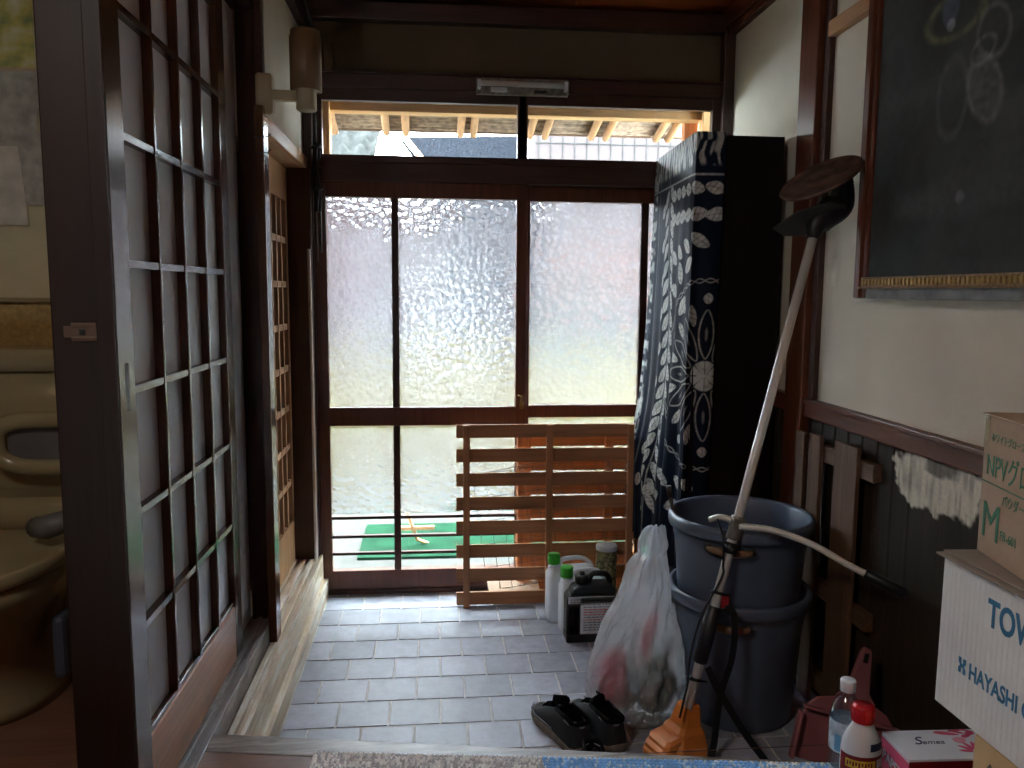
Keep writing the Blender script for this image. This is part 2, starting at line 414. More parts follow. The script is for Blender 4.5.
# shoji door in front of the toilet room
sd = MB()
X0, X1 = -.6795, -.647
sd.box(X0, X1, 1.692, 1.780, .268, 2.385); sd.box(X0, X1, 2.540, 2.620, .268, 2.385)
bbd = MB(); bbd.box(X0, X1-.001, 1.780, 2.540, .268, .440); sd.box(X0, X1, 1.780, 2.540, 2.34, 2.385)
sd.box(X0+.004, X1-.006, 1.780, 2.540, .440, .455)
door1 = struct('door_1', sd, W['midz'], .002)
bbd.build('bottom_board', wood('door_kickboard', (206, 146, 100), 'y', rough=.28, contrast=.2), parent=door1, bevel=.001)
kb = MB()
for zt in (2.30-.0, 2.036, 1.776, 1.512, 1.243, .973, .715): kb.box(X0+.010, X1-.001, 1.780, 2.540, zt-.017, zt)
kb.build('lattice_rails', W['midy'], parent=door1, bevel=.0012)
kv = MB()
for yc in (1.970, 2.161, 2.352): kv.box(X0+.010, X1+.001, yc-.006, yc+.006, .455, 2.345)
kv.build('lattice_bars', W['midz'], parent=door1, bevel=.0012)
p = MB(); p.box(X0+.0095, X0+.0115, 1.775, 2.545, .445, 2.35); p.build('paper_panel', M_paper, parent=door1)
fp = MB(); fp.box(X1-.001, X1+.0008, 1.727, 1.743, 1.196, 1.296); fp.build('finger_pull', M_black, parent=door1)
# second sliding panel behind
sp = MB(); sp.box(-.716, -.680, 2.30, 2.884, .262, 2.38); struct('door_3', sp, M_paper, .002)
# pillar in front of the toilet room
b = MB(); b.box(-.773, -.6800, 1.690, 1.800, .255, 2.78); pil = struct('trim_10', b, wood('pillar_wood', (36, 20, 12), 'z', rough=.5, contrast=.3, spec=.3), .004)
es = MB(); es.box(-.6800, -.6480, 1.6845, 1.6915, .270, 2.385); es.build('door_stop', MATS['pillar_wood'], parent=pil)  # added dark strip, stands in for shade on the shoji's near edge
lt = MB(); lt.box(-.748, -.684, 1.6865, 1.690, 1.352, 1.375); lt.box(-.733, -.684, 1.685, 1.6885, 1.345, 1.354); lt.box(-.733, -.684, 1.685, 1.6885, 1.373, 1.382)
lt.box(-.716, -.706, 1.682, 1.688, 1.358, 1.370, 1)
lt.build('latch_plate', [plain('brown_latch', (104, 84, 70), rough=.4, metal=.5), M_black], parent=pil, bevel=.0008)
b = MB(); b.box(-.80, -.61, 1.0, 2.885, 2.386, 2.45); struct('trim_11', b, W['midy'], .003)            # head rail over shoji
b = MB(); b.box(-.72, -.66, 1.69, 2.9, 2.45, 2.80); struct('wall_left', b, M_plaster)

# back wall
b = MB()
b.box(-.86, 1.50, 3.80, 3.90, 2.415, 2.80)
struct('wall_back', b, M_mud)
b = MB(); b.box(-.60, XR, 3.755, 3.90, 2.355, 2.417); b.box(-.60, XR, 3.745, 3.80, 2.417, 2.425); struct('trim_12', b, W['darkx'], .003)
b = MB(); b.box(-.62, XR, 3.74, 3.80, 2.645, 2.72); struct('trim_13', b, W['darkx'], .003)
b = MB(); b.box(-.60, XR, 3.755, 3.90, 1.945, 2.030); b.box(-.60, XR, 3.765, 3.90, 2.030, 2.063); struct('trim_14', b, W['darkx'], .003)
b = MB(); b.box(-.575, -.555, 3.745, 3.90, .0, 2.36); b.box(-.86, -.57, 3.78, 3.90, 0, 2.45); struct('trim_15', b, W['darkz'], .002)
b = MB(); b.box(1.33, 1.50, 3.74, 3.90, .0, 2.72); struct('trim_16', b, W['darkz'], .003)
b = MB(); b.box(-.56, 1.34, 3.755, 3.90, .0, .022); struct('trim_17', b, W['darkx'], .003)
# transom windows
def transom(n, x0, x1):
    t = MB(); z0, z1 = 2.063, 2.355
    f0, f1 = z0+.004, z1-.052
    t.box(x0-.04, x0, 3.775, 3.81, z0, z1); t.box(x1, x1+.04, 3.775, 3.81, z0, z1)
    t.box(x0, x1, 3.775, 3.81, f1, z1)
    w = struct('window_%d' % n, t, W['darkx'], .002)
    p = MB(); p.box(x0-.003, x1+.003, 3.795, 3.798, f0-.02, f1+.003); p.build('glass_pane', M_clear, parent=w)
transom(1, -.513, .372); transom(2, .420, 1.292)
# sliding entrance doors
def sliding(n, xs, x_m, Yc, zmr, grow):
    x0, g0, g1, g2, g3, x1 = xs
    t = MB(); a, c = Yc-.018, Yc+.018
    t.box(x0, g0, a, c, .024, 1.945); t.box(g3, x1, a, c, .024, 1.945)
    t.box(g0, g3, a, c, 1.875, 1.945); t.box(g0, g3, a, c, zmr[0], zmr[1]); t.box(g0, g3, a, c, .024, .115)
    d = struct('door_%d' % n, t, W['redz'], .002)
    q = MB(); q.box(g1, g2, a+.004, c-.004, .115, zmr[0]); q.box(g1, g2, a+.004, c-.004, zmr[1], 1.875); q.build('mullion', W['darkz'], parent=d, bevel=.0015)
    q = MB()
    for z in (.372, .280, .196): q.box(g0, g3, a+.006, c-.010, z-.007, z+.007)
    q.build('guard_bars', W['darkx'], parent=d, bevel=.001)
    for u0, u1 in ((g0, g1), (g2, g3)):
        p = MB(); p.box(u0-.003, u1+.003, Yc-.002, Yc+.002, zmr[1]-.003, 1.878); p.m[3] = 1; p.build('frosted_pane', [M_frost, M_frostb], parent=d)
        p = MB(); p.box(u0-.003, u1+.003, Yc-.002, Yc+.002, .392, zmr[0]+.003); p.m[3] = 1; p.build('frosted_pane', [M_frost, M_frostb], parent=d)
        p = MB(); p.box(u0-.003, u1+.003, Yc-.0015, Yc+.0015, .112, .390); p.build('clear_pane', M_clear, parent=d)
    return d
d4 = sliding(4, (-.555, -.502, -.208, -.176, .371, .423), 0, 3.785, (.818, .905), 0)
d5 = sliding(5, (.40, .440, .976, 1.012, 1.28, 1.335), 0, 3.832, (.845, .905), 0)
q = MB(); q.tube([(.40,3.764,.925),(.40,3.758,.945),(.40,3.756,.96)], .006, 8); q.box(.392,.412,3.760,3.768,.895,.93); q.tube([(.40,3.758,.955),(.382,3.752,.962)], .004, 8)
q.build('latch', M_brass, parent=d4)

# right wall
b = MB(); b.box(XR, 1.50, .6, 3.9, 1.05, 2.80); struct('wall_right', b, M_plasterR)
b = MB(); b.box(XR, 1.50, -2.5, .6, 1.05, 2.80); struct('wall_right', b, W['darkz'])
# wainscot with planks; peeled patch painted as colour
ny, nz_ = 420, 230
Y0, Y1, Z0, Z1 = 1.2, 3.9, 0.0, 1.06
yy, zz = np.meshgrid(np.linspace(Y0, Y1, ny), np.linspace(Z0, Z1, nz_), indexing='ij')
def vnoise(x, y, s, seed):
    r = np.random.default_rng(seed); G = r.random((256, 256))
    X, Y = x*s, y*s; xi, yi = np.floor(X).astype(int), np.floor(Y).astype(int); fx, fy = X-xi, Y-yi
    fx = fx*fx*(3-2*fx); fy = fy*fy*(3-2*fy)
    a = G[xi % 256, yi % 256]; b_ = G[(xi+1) % 256, yi % 256]; c_ = G[xi % 256, (yi+1) % 256]; d_ = G[(xi+1) % 256, (yi+1) % 256]
    return (a*(1-fx)+b_*fx)*(1-fy)+(c_*(1-fx)+d_*fx)*fy
grain = vnoise(yy*1.0, zz*.06, 90, 1)*.6+vnoise(yy, zz*.03, 220, 2)*.4
plank = (np.floor(yy/.09) % 7)*.03
base = np.array([.028, .019, .013]); colr = base[None, None, :]*(0.7+.7*grain+plank)[..., None]
joint = (np.abs((yy/.09) % 1 - .0) < .03); colr[joint] *= .7
# peeled patch
e1 = ((yy-2.04)/.20)**2 + ((zz-.935)/.092)**2
nse = vnoise(yy, zz, 28, 3)*.6+vnoise(yy, zz, 75, 4)*.4
mask = np.clip((1.15-e1+ (nse-.5)*1.3)*4.0, 0, 1)
e2 = ((yy-2.02)/.085)**2+((zz-.985)/.035)**2
mask *= 1-.75*np.clip((1.1-e2+(nse-.5)*1.2)*2, 0, 1)
mask *= .45+.55*np.clip(vnoise(yy, zz*.15, 110, 6)*1.7, 0, 1)
pale = np.array([.66, .60, .48])
colr = colr*(1-mask[..., None])+pale*mask[..., None]
mb = MB(); idx = lambda i, j: i*nz_+j
dep = np.where(joint, .004, 0)
vs = np.stack([np.full_like(yy, XR-.012)+dep, yy, zz], -1).reshape(-1, 3)
mb.v = [tuple(v) for v in vs.tolist()]
for i in range(ny-1):
    for j in range(nz_-1):
        mb.f.append([idx(i,j), idx(i+1,j), idx(i+1,j+1), idx(i,j+1)])
mb.m = [0]*len(mb.f); mb.sm = [False]*len(mb.f)
cc = np.concatenate([colr.reshape(-1,3), np.ones((ny*nz_,1))], 1)
M_wains = attrmat('dark_wainscot', rough=.6, spec=.2, noise=.3, bump=.2, bscale=90)
ws = mb.build('wall_wainscot', M_wains, kind='structure', colors=cc)
b = MB(); b.box(XR, 1.50, 1.2, 3.9, 0, 1.05); b.box(XR-.012, 1.5, -2.5, 1.2, 0, 1.05); struct('wall_right', b, W['darkz'])
b = MB(); b.box(XR-.030, XR, -2.5, 3.80, 1.000, 1.062); b.box(XR-.036, XR, -2.5, 3.80, 1.052, 1.068); struct('trim_18', b, W['redy'], .003)
b = MB(); b.box(XR-.045, XR+.02, 2.815, 2.955, 0, 2.78); struct('trim_19', b, W['redz'], .004)    # post
b = MB(); b.box(XR-.022, XR+.02, 2.775, 2.812, 1.06, 2.78); struct('trim_20', b, W['darkz'], .003)
b = MB(); b.box(XR-.030, XR, -2.5, 2.775, 2.335, 2.386); struct('trim_21', b, W['tany'], .003)
b = MB(); b.box(XR-.055, XR, -2.5, 3.80, 2.665, 2.745); b.box(XR-.035, XR, -2.5, 3.80, 2.635, 2.665); struct('trim_22', b, W['redy'], .003)
# ceiling
b = MB(); b.box(-2.4, 1.5, -2.5, 3.9, 2.745, 2.80); b.box(-.62, 1.36, 3.05, 3.09, 2.725, 2.745, 1); b.box(-.62, 1.36, 2.3, 2.34, 2.725, 2.745, 1)
struct('ceiling', b, [W['ceil'], W['darkx']])
# remaining shell of the inner room
b = MB(); b.box(-2.46, -2.4, -2.5, 1.7, 0, 2.8); struct('wall_left', b, W['darkz'])
b = MB(); b.box(-2.46, -2.4, 1.7, 2.86, 0, 2.8); struct('wall_toilet', b, M_wcwall)
b = MB(); b.box(-2.4, -.6, -2.56, -2.5, 0, 2.8); b.box(.9, 1.5, -2.56, -2.5, 0, 2.8); b.box(-.6, .9, -2.56, -2.5, 0, 2.8)
struct('wall_near', b, W['darkx'])
# roof above the ceiling keeps the sky off
b = MB(); b.box(-2.6, 1.7, -2.7, 3.92, 2.80, 2.88); struct('ceiling', b, W['darkx'])
b = MB(); b.box(-2.6, -.86, 3.80, 3.90, 0, 2.85); b.box(1.48, 1.7, 3.8, 3.9, 0, 2.85); struct('wall_back', b, M_plaster)

# ================================================================== WALL THINGS
# ---- blackboard
bx = XR-.012
bb = thing('blackboard', 'large dark chalkboard with a brown frame and beaded gilt strip, hung on the right wall', 'blackboard', (XR, 1.85, 1.435))
n1, n2 = 260, 200
ya, yb, za, zb = 1.05, 2.405, 1.50, 2.60
Yg, Zg = np.meshgrid(np.linspace(ya, yb, n1), np.linspace(za, zb, n2), indexing='ij')
base = np.ones((n1, n2, 3))*np.array([.030, .033, .030])
base *= (.75+.6*vnoise(Yg, Zg*.5, 12, 11)+.25*vnoise(Yg, Zg, 45, 12))[..., None]
def ringm(cy, cz, ry, rz, w, rot=0):
    dy, dz = Yg-cy, Zg-cz
    u = dy*math.cos(rot)+dz*math.sin(rot); v = -dy*math.sin(rot)+dz*math.cos(rot)
    e = np.sqrt((u/ry)**2+(v/rz)**2)
    return np.clip(1-np.abs(e-1)/w, 0, 1)
def diskm(cy, cz, ry, rz, rot=0):
    dy, dz = Yg-cy, Zg-cz
    u = dy*math.cos(rot)+dz*math.sin(rot); v = -dy*math.sin(rot)+dz*math.cos(rot)
    return np.clip((1-np.sqrt((u/ry)**2+(v/rz)**2))*4, 0, 1)
nn = .4+.9*vnoise(Yg, Zg, 70, 13)
def paint(mask, c, k): 
    global base
    w = np.clip(mask*nn*k*.8, 0, .9)[..., None]; base = base*(1-w)+np.array(c)*w
paint(diskm(1.915, 1.955, .055, .085, -.5), (.22,.22,.21), .35); paint(ringm(1.915, 1.955, .055, .085, .22, -.5), (.3,.3,.28), .45)
paint(ringm(1.895, 2.085, .055, .065, .2, -.6), (.3,.3,.28), .5); paint(ringm(1.93, 2.05, .045, .03, .25, -.3), (.34,.34,.3), .45)
paint(diskm(1.89, 2.20, .060, .045), (.36,.20,.22), .5)
paint(ringm(2.05, 2.17, .115, .055, .25), (.3,.32,.14), .45); paint(diskm(2.07, 2.20, .04, .06), (.12,.14,.2), .6); paint(diskm(2.065, 2.15, .02, .018), (.4,.42,.45), .5)
paint(ringm(2.04, 1.96, .06, .10, .2), (.2,.22,.22), .3); paint(diskm(1.98, 1.70, .02, .02), (.4,.4,.4), .3)
paint(np.clip(vnoise(Yg, Zg*2, 5, 15)*2-1.1, 0, 1), (.12,.12,.115), .5)
mb = MB(); mb.v = [tuple(v) for v in np.stack([np.full_like(Yg, bx-.030), Yg, Zg], -1).reshape(-1,3).tolist()]
for i in range(n1-1):
    for j in range(n2-1): mb.f.append([i*n2+j, i*n2+j+1, (i+1)*n2+j+1, (i+1)*n2+j])
mb.m = [0]*len(mb.f); mb.sm = [False]*len(mb.f)
mb.build('board_surface', attrmat('chalkboard', rough=.75, spec=.25), parent=bb, colors=np.concatenate([base.reshape(-1,3), np.ones((n1*n2,1))], 1))
b = MB(); b.box(bx-.028, XR, 1.02, 2.44, 1.44, 2.62); b.build('backing', W['darkz'], parent=bb)
b = MB()
for (y0, y1, x) in ((2.400, 2.418, -.040), (2.418, 2.440, -.050), (2.440, 2.462, -.044)): b.box(bx+x, XR-.001, y0, y1, 1.44, 2.62)
for (y0, y1, x) in ((1.03, 1.05, -.040), (1.00, 1.03, -.050)): b.box(bx+x, XR-.001, y0, y1, 1.44, 2.62)
b.box(bx-.045, XR-.001, 1.0, 2.462, 2.58, 2.64)
b.build('frame', W['redz'], parent=bb, bevel=.003)
b = MB(); b.box(bx-.046, XR-.002, 1.03, 2.415, 1.473, 1.503); b.box(bx-.052, XR-.002, 1.03, 2.42, 1.468, 1.473); b.build('lower_moulding', plain('gilt_brown', (128, 96, 56), rough=.45, metal=.3, var=.3, nscale=90), parent=bb, bevel=.0015)
b = MB(); yq = 1.06
while yq < 2.40:
    b.box(bx-.050, bx-.045, yq, yq+.011, 1.478, 1.497); yq += .0185
b.build('beading', M_brass, parent=bb, bevel=.001)
b = MB(); b.box(bx-.036, XR-.002, 1.0, 2.462, 1.437, 1.468); b.build('lower_band', plain('grey_band', (96, 92, 84), rough=.5, var=.25, nscale=20), parent=bb, bevel=.001)

# ---- wall lamp
L0 = (-.587, 2.86, 2.12)
wl = thing('wall_lamp', 'brown cylinder wall lamp on a cream bracket above the left lattice door', 'lamp', L0)
b = MB(); b.box(-.602, -.546, 2.83, 2.89, 2.035, 2.172); b.build('mounting_plate', M_lampc, parent=wl, bevel=.01)
b = MB(); b.box(-.568, -.43, 2.85, 2.885, 2.088, 2.122); b.build('arm', M_lampc, parent=wl, bevel=.003)
b = MB(); b.lathe([(.001,2.058),(.030,2.058),(.034,2.062),(.034,2.126),(.050,2.128)], (-.440, 2.87, 0), 40); b.build('socket_cup', M_lampc, parent=wl)
b = MB(); b.lathe([(.046,2.1240),(.0530,2.1240),(.0530,2.2990),(.049,2.3050),(.049,2.3190),(.043,2.3190),(.043,2.1740)], (-.440, 2.87, 0), 48); b.build('lamp_shade', M_lampb, parent=wl)
# cord bundle hanging by the corner
b = MB()
for k, (dx, dy) in enumerate(((0,0),(.012,.004),(-.008,.010),(.006,-.008))):
    pts = [(-.532+dx+.004*math.sin(i*1.3+k), 3.70+dy, 2.10-i*.05) for i in range(7)]
    b.tube(pts, .007, 8)
b.tube([(-.545,3.70,2.30),(-.53,3.70,2.2),(-.532,3.7,2.08)], .004, 6)
for z in (2.08, 1.99, 1.90): b.lathe([(.019,z-.008),(.024,z-.006),(.024,z+.006),(.019,z+.008)], (-.529,3.702,0), 16)
tag(b.build('cord_bundle', M_black, L=(-.532,3.70,1.8)), 'bundled black cords hanging in the left corner beside the transom', 'cord')
b = MB()
b.tube([(-.520,3.735,1.93),(-.520,3.735,1.62)], .004, 6); b.tube([(-.505,3.735,1.93),(-.500,3.735,1.66)], .003, 6); b.tube([(-.540,3.735,1.93),(-.537,3.735,1.58)], .003, 6)
b.box(-.545,-.525,3.735,3.752,1.90,1.95)
tag(b.build('hanging_wires', M_wire, L=(-.52,3.735,1.58)), 'thin grey wires dangling at the top left of the entrance door', 'wire')
b = MB(); b.tube([(-.556,3.60,1.63),(-.552,3.60,1.0),(-.552,3.60,.22)], .0075, 10)
tag(b.build('metal_rail', M_steel, L=(-.552,3.60,.2)), 'slim bright metal rail running down the dark far-left post', 'rail')
b = MB(); b.box(-.500,-.462,3.755,3.80,2.425,2.545); b.build('junction_box', M_mud, L=(-.48,3.78,2.425), bevel=.004)
tag(bpy.data.objects['junction_box'], 'small dark box high on the back wall behind the brown lamp', 'junction box')
b = MB(); b.tube([(-.545,3.2,2.74),(-.54,3.4,2.68),(-.538,3.62,2.62),(-.535,3.73,2.58),(-.535,3.735,2.43)], .007, 8)
tag(b.build('conduit', M_dgrey, L=(-.54,3.5,2.43)), 'dark cable running down from the ceiling corner behind the wall lamp', 'cable')
# hooks on the plank
for k, (z, n) in enumerate(((1.955, 'upper'), (1.905, 'lower'))):
    b = MB(); b.tube([(-.602,2.797,z),(-.585,2.793,z-.002),(-.560,2.795,z+.001),(-.548,2.80,z+.012)], .002, 6)
    tag(b.build('wire_hook', M_black, L=(-.58,2.797,z)), '%s of two black wires across the plank below the wall lamp' % n, 'hook')

# ---- fluorescent fixture
fx = thing('fluorescent_lamp', 'bare unlit fluorescent tube on a metal tray over the entrance', 'lamp', (.39, 3.73, 2.336))
b = MB(); b.box(.180, .598, 3.728, 3.754, 2.336, 2.408); b.box(.180,.186,3.70,3.73,2.34,2.395); b.box(.592,.598,3.70,3.73,2.34,2.395); b.build('tray', M_tray, parent=fx, bevel=.002)
b = MB(); b.tube([(.196,3.705,2.378),(.584,3.705,2.375)], .0125, 16); b.build('tube', M_tube, parent=fx)
for x in (.19, .582):
    b = MB(); b.box(x-.006, x+.010, 3.692, 3.73, 2.352, 2.392); b.build('lamp_holder', M_white, parent=fx, bevel=.002)
b = MB(); b.box(.245,.318,3.705,3.728,2.345,2.362); b.build('starter', M_label, parent=fx, bevel=.002)
b = MB(); b.box(.44,.50,3.715,3.728,2.343,2.355); b.build('switch', M_dgrey, parent=fx)

# ================================================================== CABINET AND CLOTH
cb = thing('cabinet', 'tall dark maroon cabinet standing against the right wall by the entrance', 'cabinet', (1.17, 3.42, 0))
b = MB(); b.prism([(1.005,3.075),(1.345,3.075),(1.345,3.735),(1.035,3.735)], .06, 2.055); b.build('body', W['kuro'], parent=cb, bevel=.003)
b = MB(); b.box(1.045, 1.345, 3.09, 3.72, 0, .06); b.build('plinth', W['kuro'], parent=cb)
for y0, y1 in ((3.08, 3.403), (3.407, 3.73)):
    b = MB(); q0 = (y0-3.075)*.0455; q1 = (y1-3.075)*.0455; b.prism([(.994+q0,y0),(1.0045+q0,y0),(1.0045+q1,y1),(.994+q1,y1)], .08, 2.05); dr = b.build('door', W['kuro'], parent=cb, bevel=.002)
    yc = 3.38 if y0 < 3.2 else 3.43
    k = MB(); k.lathe([(.001,0),(.006,0),(.006,.006),(.001,.008)], n=12, M=frame((.994+(yc-3.075)*.0455, yc, 1.0),(0,1,0),(0,0,1))); k.build('knob', M_brass, parent=dr)

NU, NV = 250, 600
U = np.linspace(0, 1, NU); V = np.linspace(0, 1, NV)
ULEN = .90
ztop, zbot = 2.064, .32
uu, vv = np.meshgrid(U*ULEN, V, indexing='ij')     # u metres from right edge on the near face
zz = ztop+(zbot-ztop)*vv
h = ztop-zz
# plan path: near face from x=1.115 to corner .99, then left face back to y=3.78
uc = .118
loose = np.clip(h/1.4, 0, 1)
cx = .988-.020*loose
onnear = uu < uc
t2 = (uu-uc)
Xc = np.where(onnear, cx+(uc-uu)*(1.0), cx+.034*np.clip(t2/.78,0,1)-(.018*loose+.075*loose**5)*np.clip(t2/.78, 0, 1))
Yc = np.where(onnear, 3.060, 3.060+t2*.875)
# round corner
rr = .03+.05*loose
w = np.exp(-((uu-uc)/rr)**2)
Xc += w*(.004+.01*loose); Yc += w*(.004+.01*loose)
# folds grow downward
fold = (np.sin((uu-.12)*2*PI/.135+.6)*.5+np.sin((uu)*2*PI/.31+1.9)*.5)
amp = .024*loose**1.5*np.clip((uu-.08)/.12, 0, 1)
fold2 = np.maximum(fold, -.5)*amp
Xc -= fold2+ .006*loose
Yc += np.where(onnear, -.012*np.sin(uu*2*PI/.12)*loose, 0)
Xc += .003*np.sin(zz*9+uu*7)*loose
Zc = zz + np.where(vv > .999, 0, 0)
cen = None
def cloth_color():
    navy = np.array([.0035, .0075, .018]); ivory = np.array([.60, .59, .54]); mid = np.array([.03, .055, .09])
    col = np.ones((NU, NV, 3))*navy
    n = vnoise(uu, zz, 60, 21); n3 = vnoise(uu, zz, 200, 22)
    col *= (.8+.5*vnoise(uu, zz, 9, 23))[..., None]
    m = np.zeros((NU, NV))
    def M_(x): 
        nonlocal m; m = np.maximum(m, x)
    def leaf(u, z, lu, lz, rot):
        du, dz = uu-u, zz-z
        a = du*math.cos(rot)+dz*math.sin(rot); b_ = -du*math.sin(rot)+dz*math.cos(rot)
        e = np.abs(a/lu)**1.6+np.abs(b_/lz)**1.6
        vein = np.clip(np.abs(b_)/.0035, 0, 1)*.6+.4
        side = np.where((np.abs(((a+b_*.6)/.022) % 1 -.5) < .09), .45, 1)
        M_(np.clip((1-e)*8, 0, 1)*vein*side)
    cu, cz = .040, 1.125
    r = np.sqrt((uu-cu)**2+(zz-cz)**2); th_ = np.arctan2(zz-cz, uu-cu)
    # centre disc with sectors
    M_(np.clip((.062-r)/.006, 0, 1)*np.where(np.abs(((th_/(2*PI)*8) % 1)-.5) < .44, 1, .25))
    # petals (outlined)
    for k in range(12):
        a0 = 2*PI*k/12+PI/12*0+ PI/2
        pu, pz = cu+.165*math.cos(a0), cz+.165*math.sin(a0)
        du, dz = uu-pu, zz-pz
        a = du*math.cos(a0)+dz*math.sin(a0); b_ = -du*math.sin(a0)+dz*math.cos(a0)
        wd = .030*np.clip(1-(a/.098)**2, 0, 1)**.8
        inside = np.abs(a) < .098
        M_(np.where(inside, np.clip(1-np.abs(np.abs(b_)-wd)/.0045, 0, 1)*.9, 0))
        M_(np.clip((1-((a-.0)/.03)**2-(b_/.006)**2)*2, 0, 1)*.35)
        # spots and buds between the petals
        a1 = a0+PI/12
        leaf(cu+.245*math.cos(a1), cz+.245*math.sin(a1), .045, .020, a1)
        leaf(cu+.305*math.cos(a0), cz+.305*math.sin(a0), .022, .020, a0)
    # chain ring
    s_ = th_*.375/.022
    M_(np.clip(1-np.abs(np.abs(r-.375)-.008*np.abs(np.sin(s_*PI/2)))/.0035, 0, 1)*.85)
    # leaf garland beside the ring
    for k, z in enumerate(np.arange(.50, 1.86, .075)):
        s0 = .50+.05*math.sin(z*4)
        leaf(s0-.045, z+.02, .050, .024, .9); leaf(s0+.045, z, .050, .024, PI-.9)
        if k % 2: leaf(s0+.11, z+.03, .036, .022, 2.0)
    M_(np.clip(1-np.abs(uu-(.50+.05*np.sin(zz*4)))/.004, 0, 1)*.8)
    # top leaf rows
    for k in range(6):
        leaf(.03+k*.085, 1.855, .044, .026, 0.2); leaf(.02+k*.085, 1.755, .05, .028, -.15)
        if k < 4: leaf(.09+k*.10, 1.655-.02*k, .052, .026, .5)
    for (u_, z_, r_) in ((.16,1.56,-.6),(.26,1.53,1.2),(.36,1.46,.4),(.22,1.40,-.9)): leaf(u_, z_, .05, .028, r_)
    # lower leaves
    for k in range(5): leaf(.10+k*.09, .68, .04, .024, .6); leaf(.12+k*.1, .58, .04, .026, -.5)
    # top streaks
    st = vnoise(uu+.006*np.sin(zz*50), zz*.22, 95, 24)
    band = np.clip((zz-1.935)/.02, 0, 1)
    M_(band*np.clip((st-.42)*6, 0, 1)*.75)
    M_(np.clip(1-np.abs(zz-(1.905+.0*uu))/.0055, 0, 1)*.95)
    # far edge border
    bd = np.clip((uu-.80)/.01, 0, 1); st2 = vnoise(uu*.3, zz, 60, 25)
    M_(bd*np.clip((st2-.35)*4, 0, 1)*.75); M_(np.clip(1-np.abs(uu-.755)/.004, 0, 1)*.7)
    m = m*(.65+.5*n)*(.8+.35*n3); m = np.clip(m, 0, 1)[..., None]
    return col*(1-m)+ivory*m
cc = cloth_color()
# flap over the top of the cabinet
vs = np.stack([Xc, Yc, Zc], -1).reshape(-1, 3).tolist()
mb = MB(); mb.v = [tuple(v) for v in vs]
for i in range(NU-1):
    for j in range(NV-1): mb.f.append([i*NV+j, (i+1)*NV+j, (i+1)*NV+j+1, i*NV+j+1])
mb.m = [0]*len(mb.f); mb.sm = [True]*len(mb.f)
colv = cc.reshape(-1, 3).tolist()
# top flap strips lying on the cabinet top
o = len(mb.v); topi = [i*NV for i in range(NU)]
for i in range(NU):
    x, y, z = mb.v[i*NV]; mb.v.append((min(max(x, 1.03)+.02, 1.13), min(max(y, 3.10), 3.70), 2.0585)); colv.append(colv[i*NV])
for i in range(NU-1): mb.f.append([topi[i], o+i, o+i+1, topi[i+1]]); mb.m.append(0); mb.sm.append(False)
colv = np.concatenate([np.array(colv), np.ones((len(mb.v), 1))], 1)
cl = mb.build('tie_dyed_cloth', attrmat('indigo_cloth', rough=.5, spec=.08, noise=.25, bump=.15, bscale=500), colors=colv, L=(.99, 3.4, .5))
tag(cl, 'indigo cloth with white floral pattern draped over the side of the tall cabinet', 'cloth')
so = cl.modifiers.new('s', 'SOLIDIFY'); so.thickness = .0015; so.offset = 0

# ================================================================== PALLETS
def stand_pallet(x0, x1, yf, zt, posts, slat, mats, name, label, backposts=(), tilt=0., z0=0.):
    """slatted panel: slats behind thin battens; built upright then leaned back by tilt about its foot"""
    t = thing(name, label, 'pallet', ((x0+x1)/2, yf, z0), group=None)
    T = Matrix.Translation((0, yf, z0)) @ Matrix.Rotation(-tilt, 4, 'X') @ Matrix.Translation((0, -yf, -z0))
    for (a, c) in slat:
        b = MB(); b.box(x0, x1, yf+.026, yf+.040, a, c, 0, T); b.build('slat', mats[0], parent=t, bevel=.0015)
    for (a, c) in posts:
        b = MB(); b.box(a, c, yf, yf+.026, z0+.0, zt, 0, T); b.build('batten', mats[1], parent=t, bevel=.0015)
    return t
# front pallet
tops = [0.846, 0.758, 0.668, 0.577, 0.485, 0.388, 0.300, 0.206]
# slat tops/bottoms from the photograph, evenly pitched
sl = []
for k in range(8):
    a = .850-k*.1118
    sl.append((max(a-.061, .003), a))
stand_pallet(.085, .905, 3.545, .850, ((.116, .146), (.497, .527), (.876, .902)), sl, (W['palx'], W['palz']), 'slatted_pallet',
    'brown slatted wooden pallet leaning against the right half of the entrance door', tilt=.02)
sl2 = [(c-.030, c+.030) for c in [.752-k*.1165 for k in range(7)]]
stand_pallet(.372, .985, 3.675, .83, ((.376, .440), (.797, .836), (.945,.98)), sl2, (W['orgx'], W['orgz']), 'slatted_pallet',
    'orange-toned wooden pallet hidden behind the brown pallet against the door', tilt=.02)
# wire mesh leaning between
b = MB(); Tm = Matrix.Translation((.20, 3.628, .06)) @ Matrix.Rotation(.12, 4, 'Y') @ Matrix.Rotation(-.02, 4, 'X')
Tm = Matrix.Translation((.235, 3.630, .05)) @ Matrix.Rotation(-.13, 4, 'Y')
for k in range(12): b.tube([Tm @ Vector((k*.058, 0, 0)), Tm @ Vector((k*.058, 0, .56))], .0013, 5)
for k in range(11): b.tube([Tm @ Vector((0, .002, k*.056)), Tm @ Vector((.638, .002, k*.056))], .0013, 5)
b.tube([Tm @ Vector((0,0,.56)), Tm @ Vector((.64,0,.60))], .0022, 6)
tag(b.build('wire_mesh', M_wire, L=(.5, 3.63, .05)), 'tilted square wire mesh sheet between the two pallets at the door', 'wire mesh')
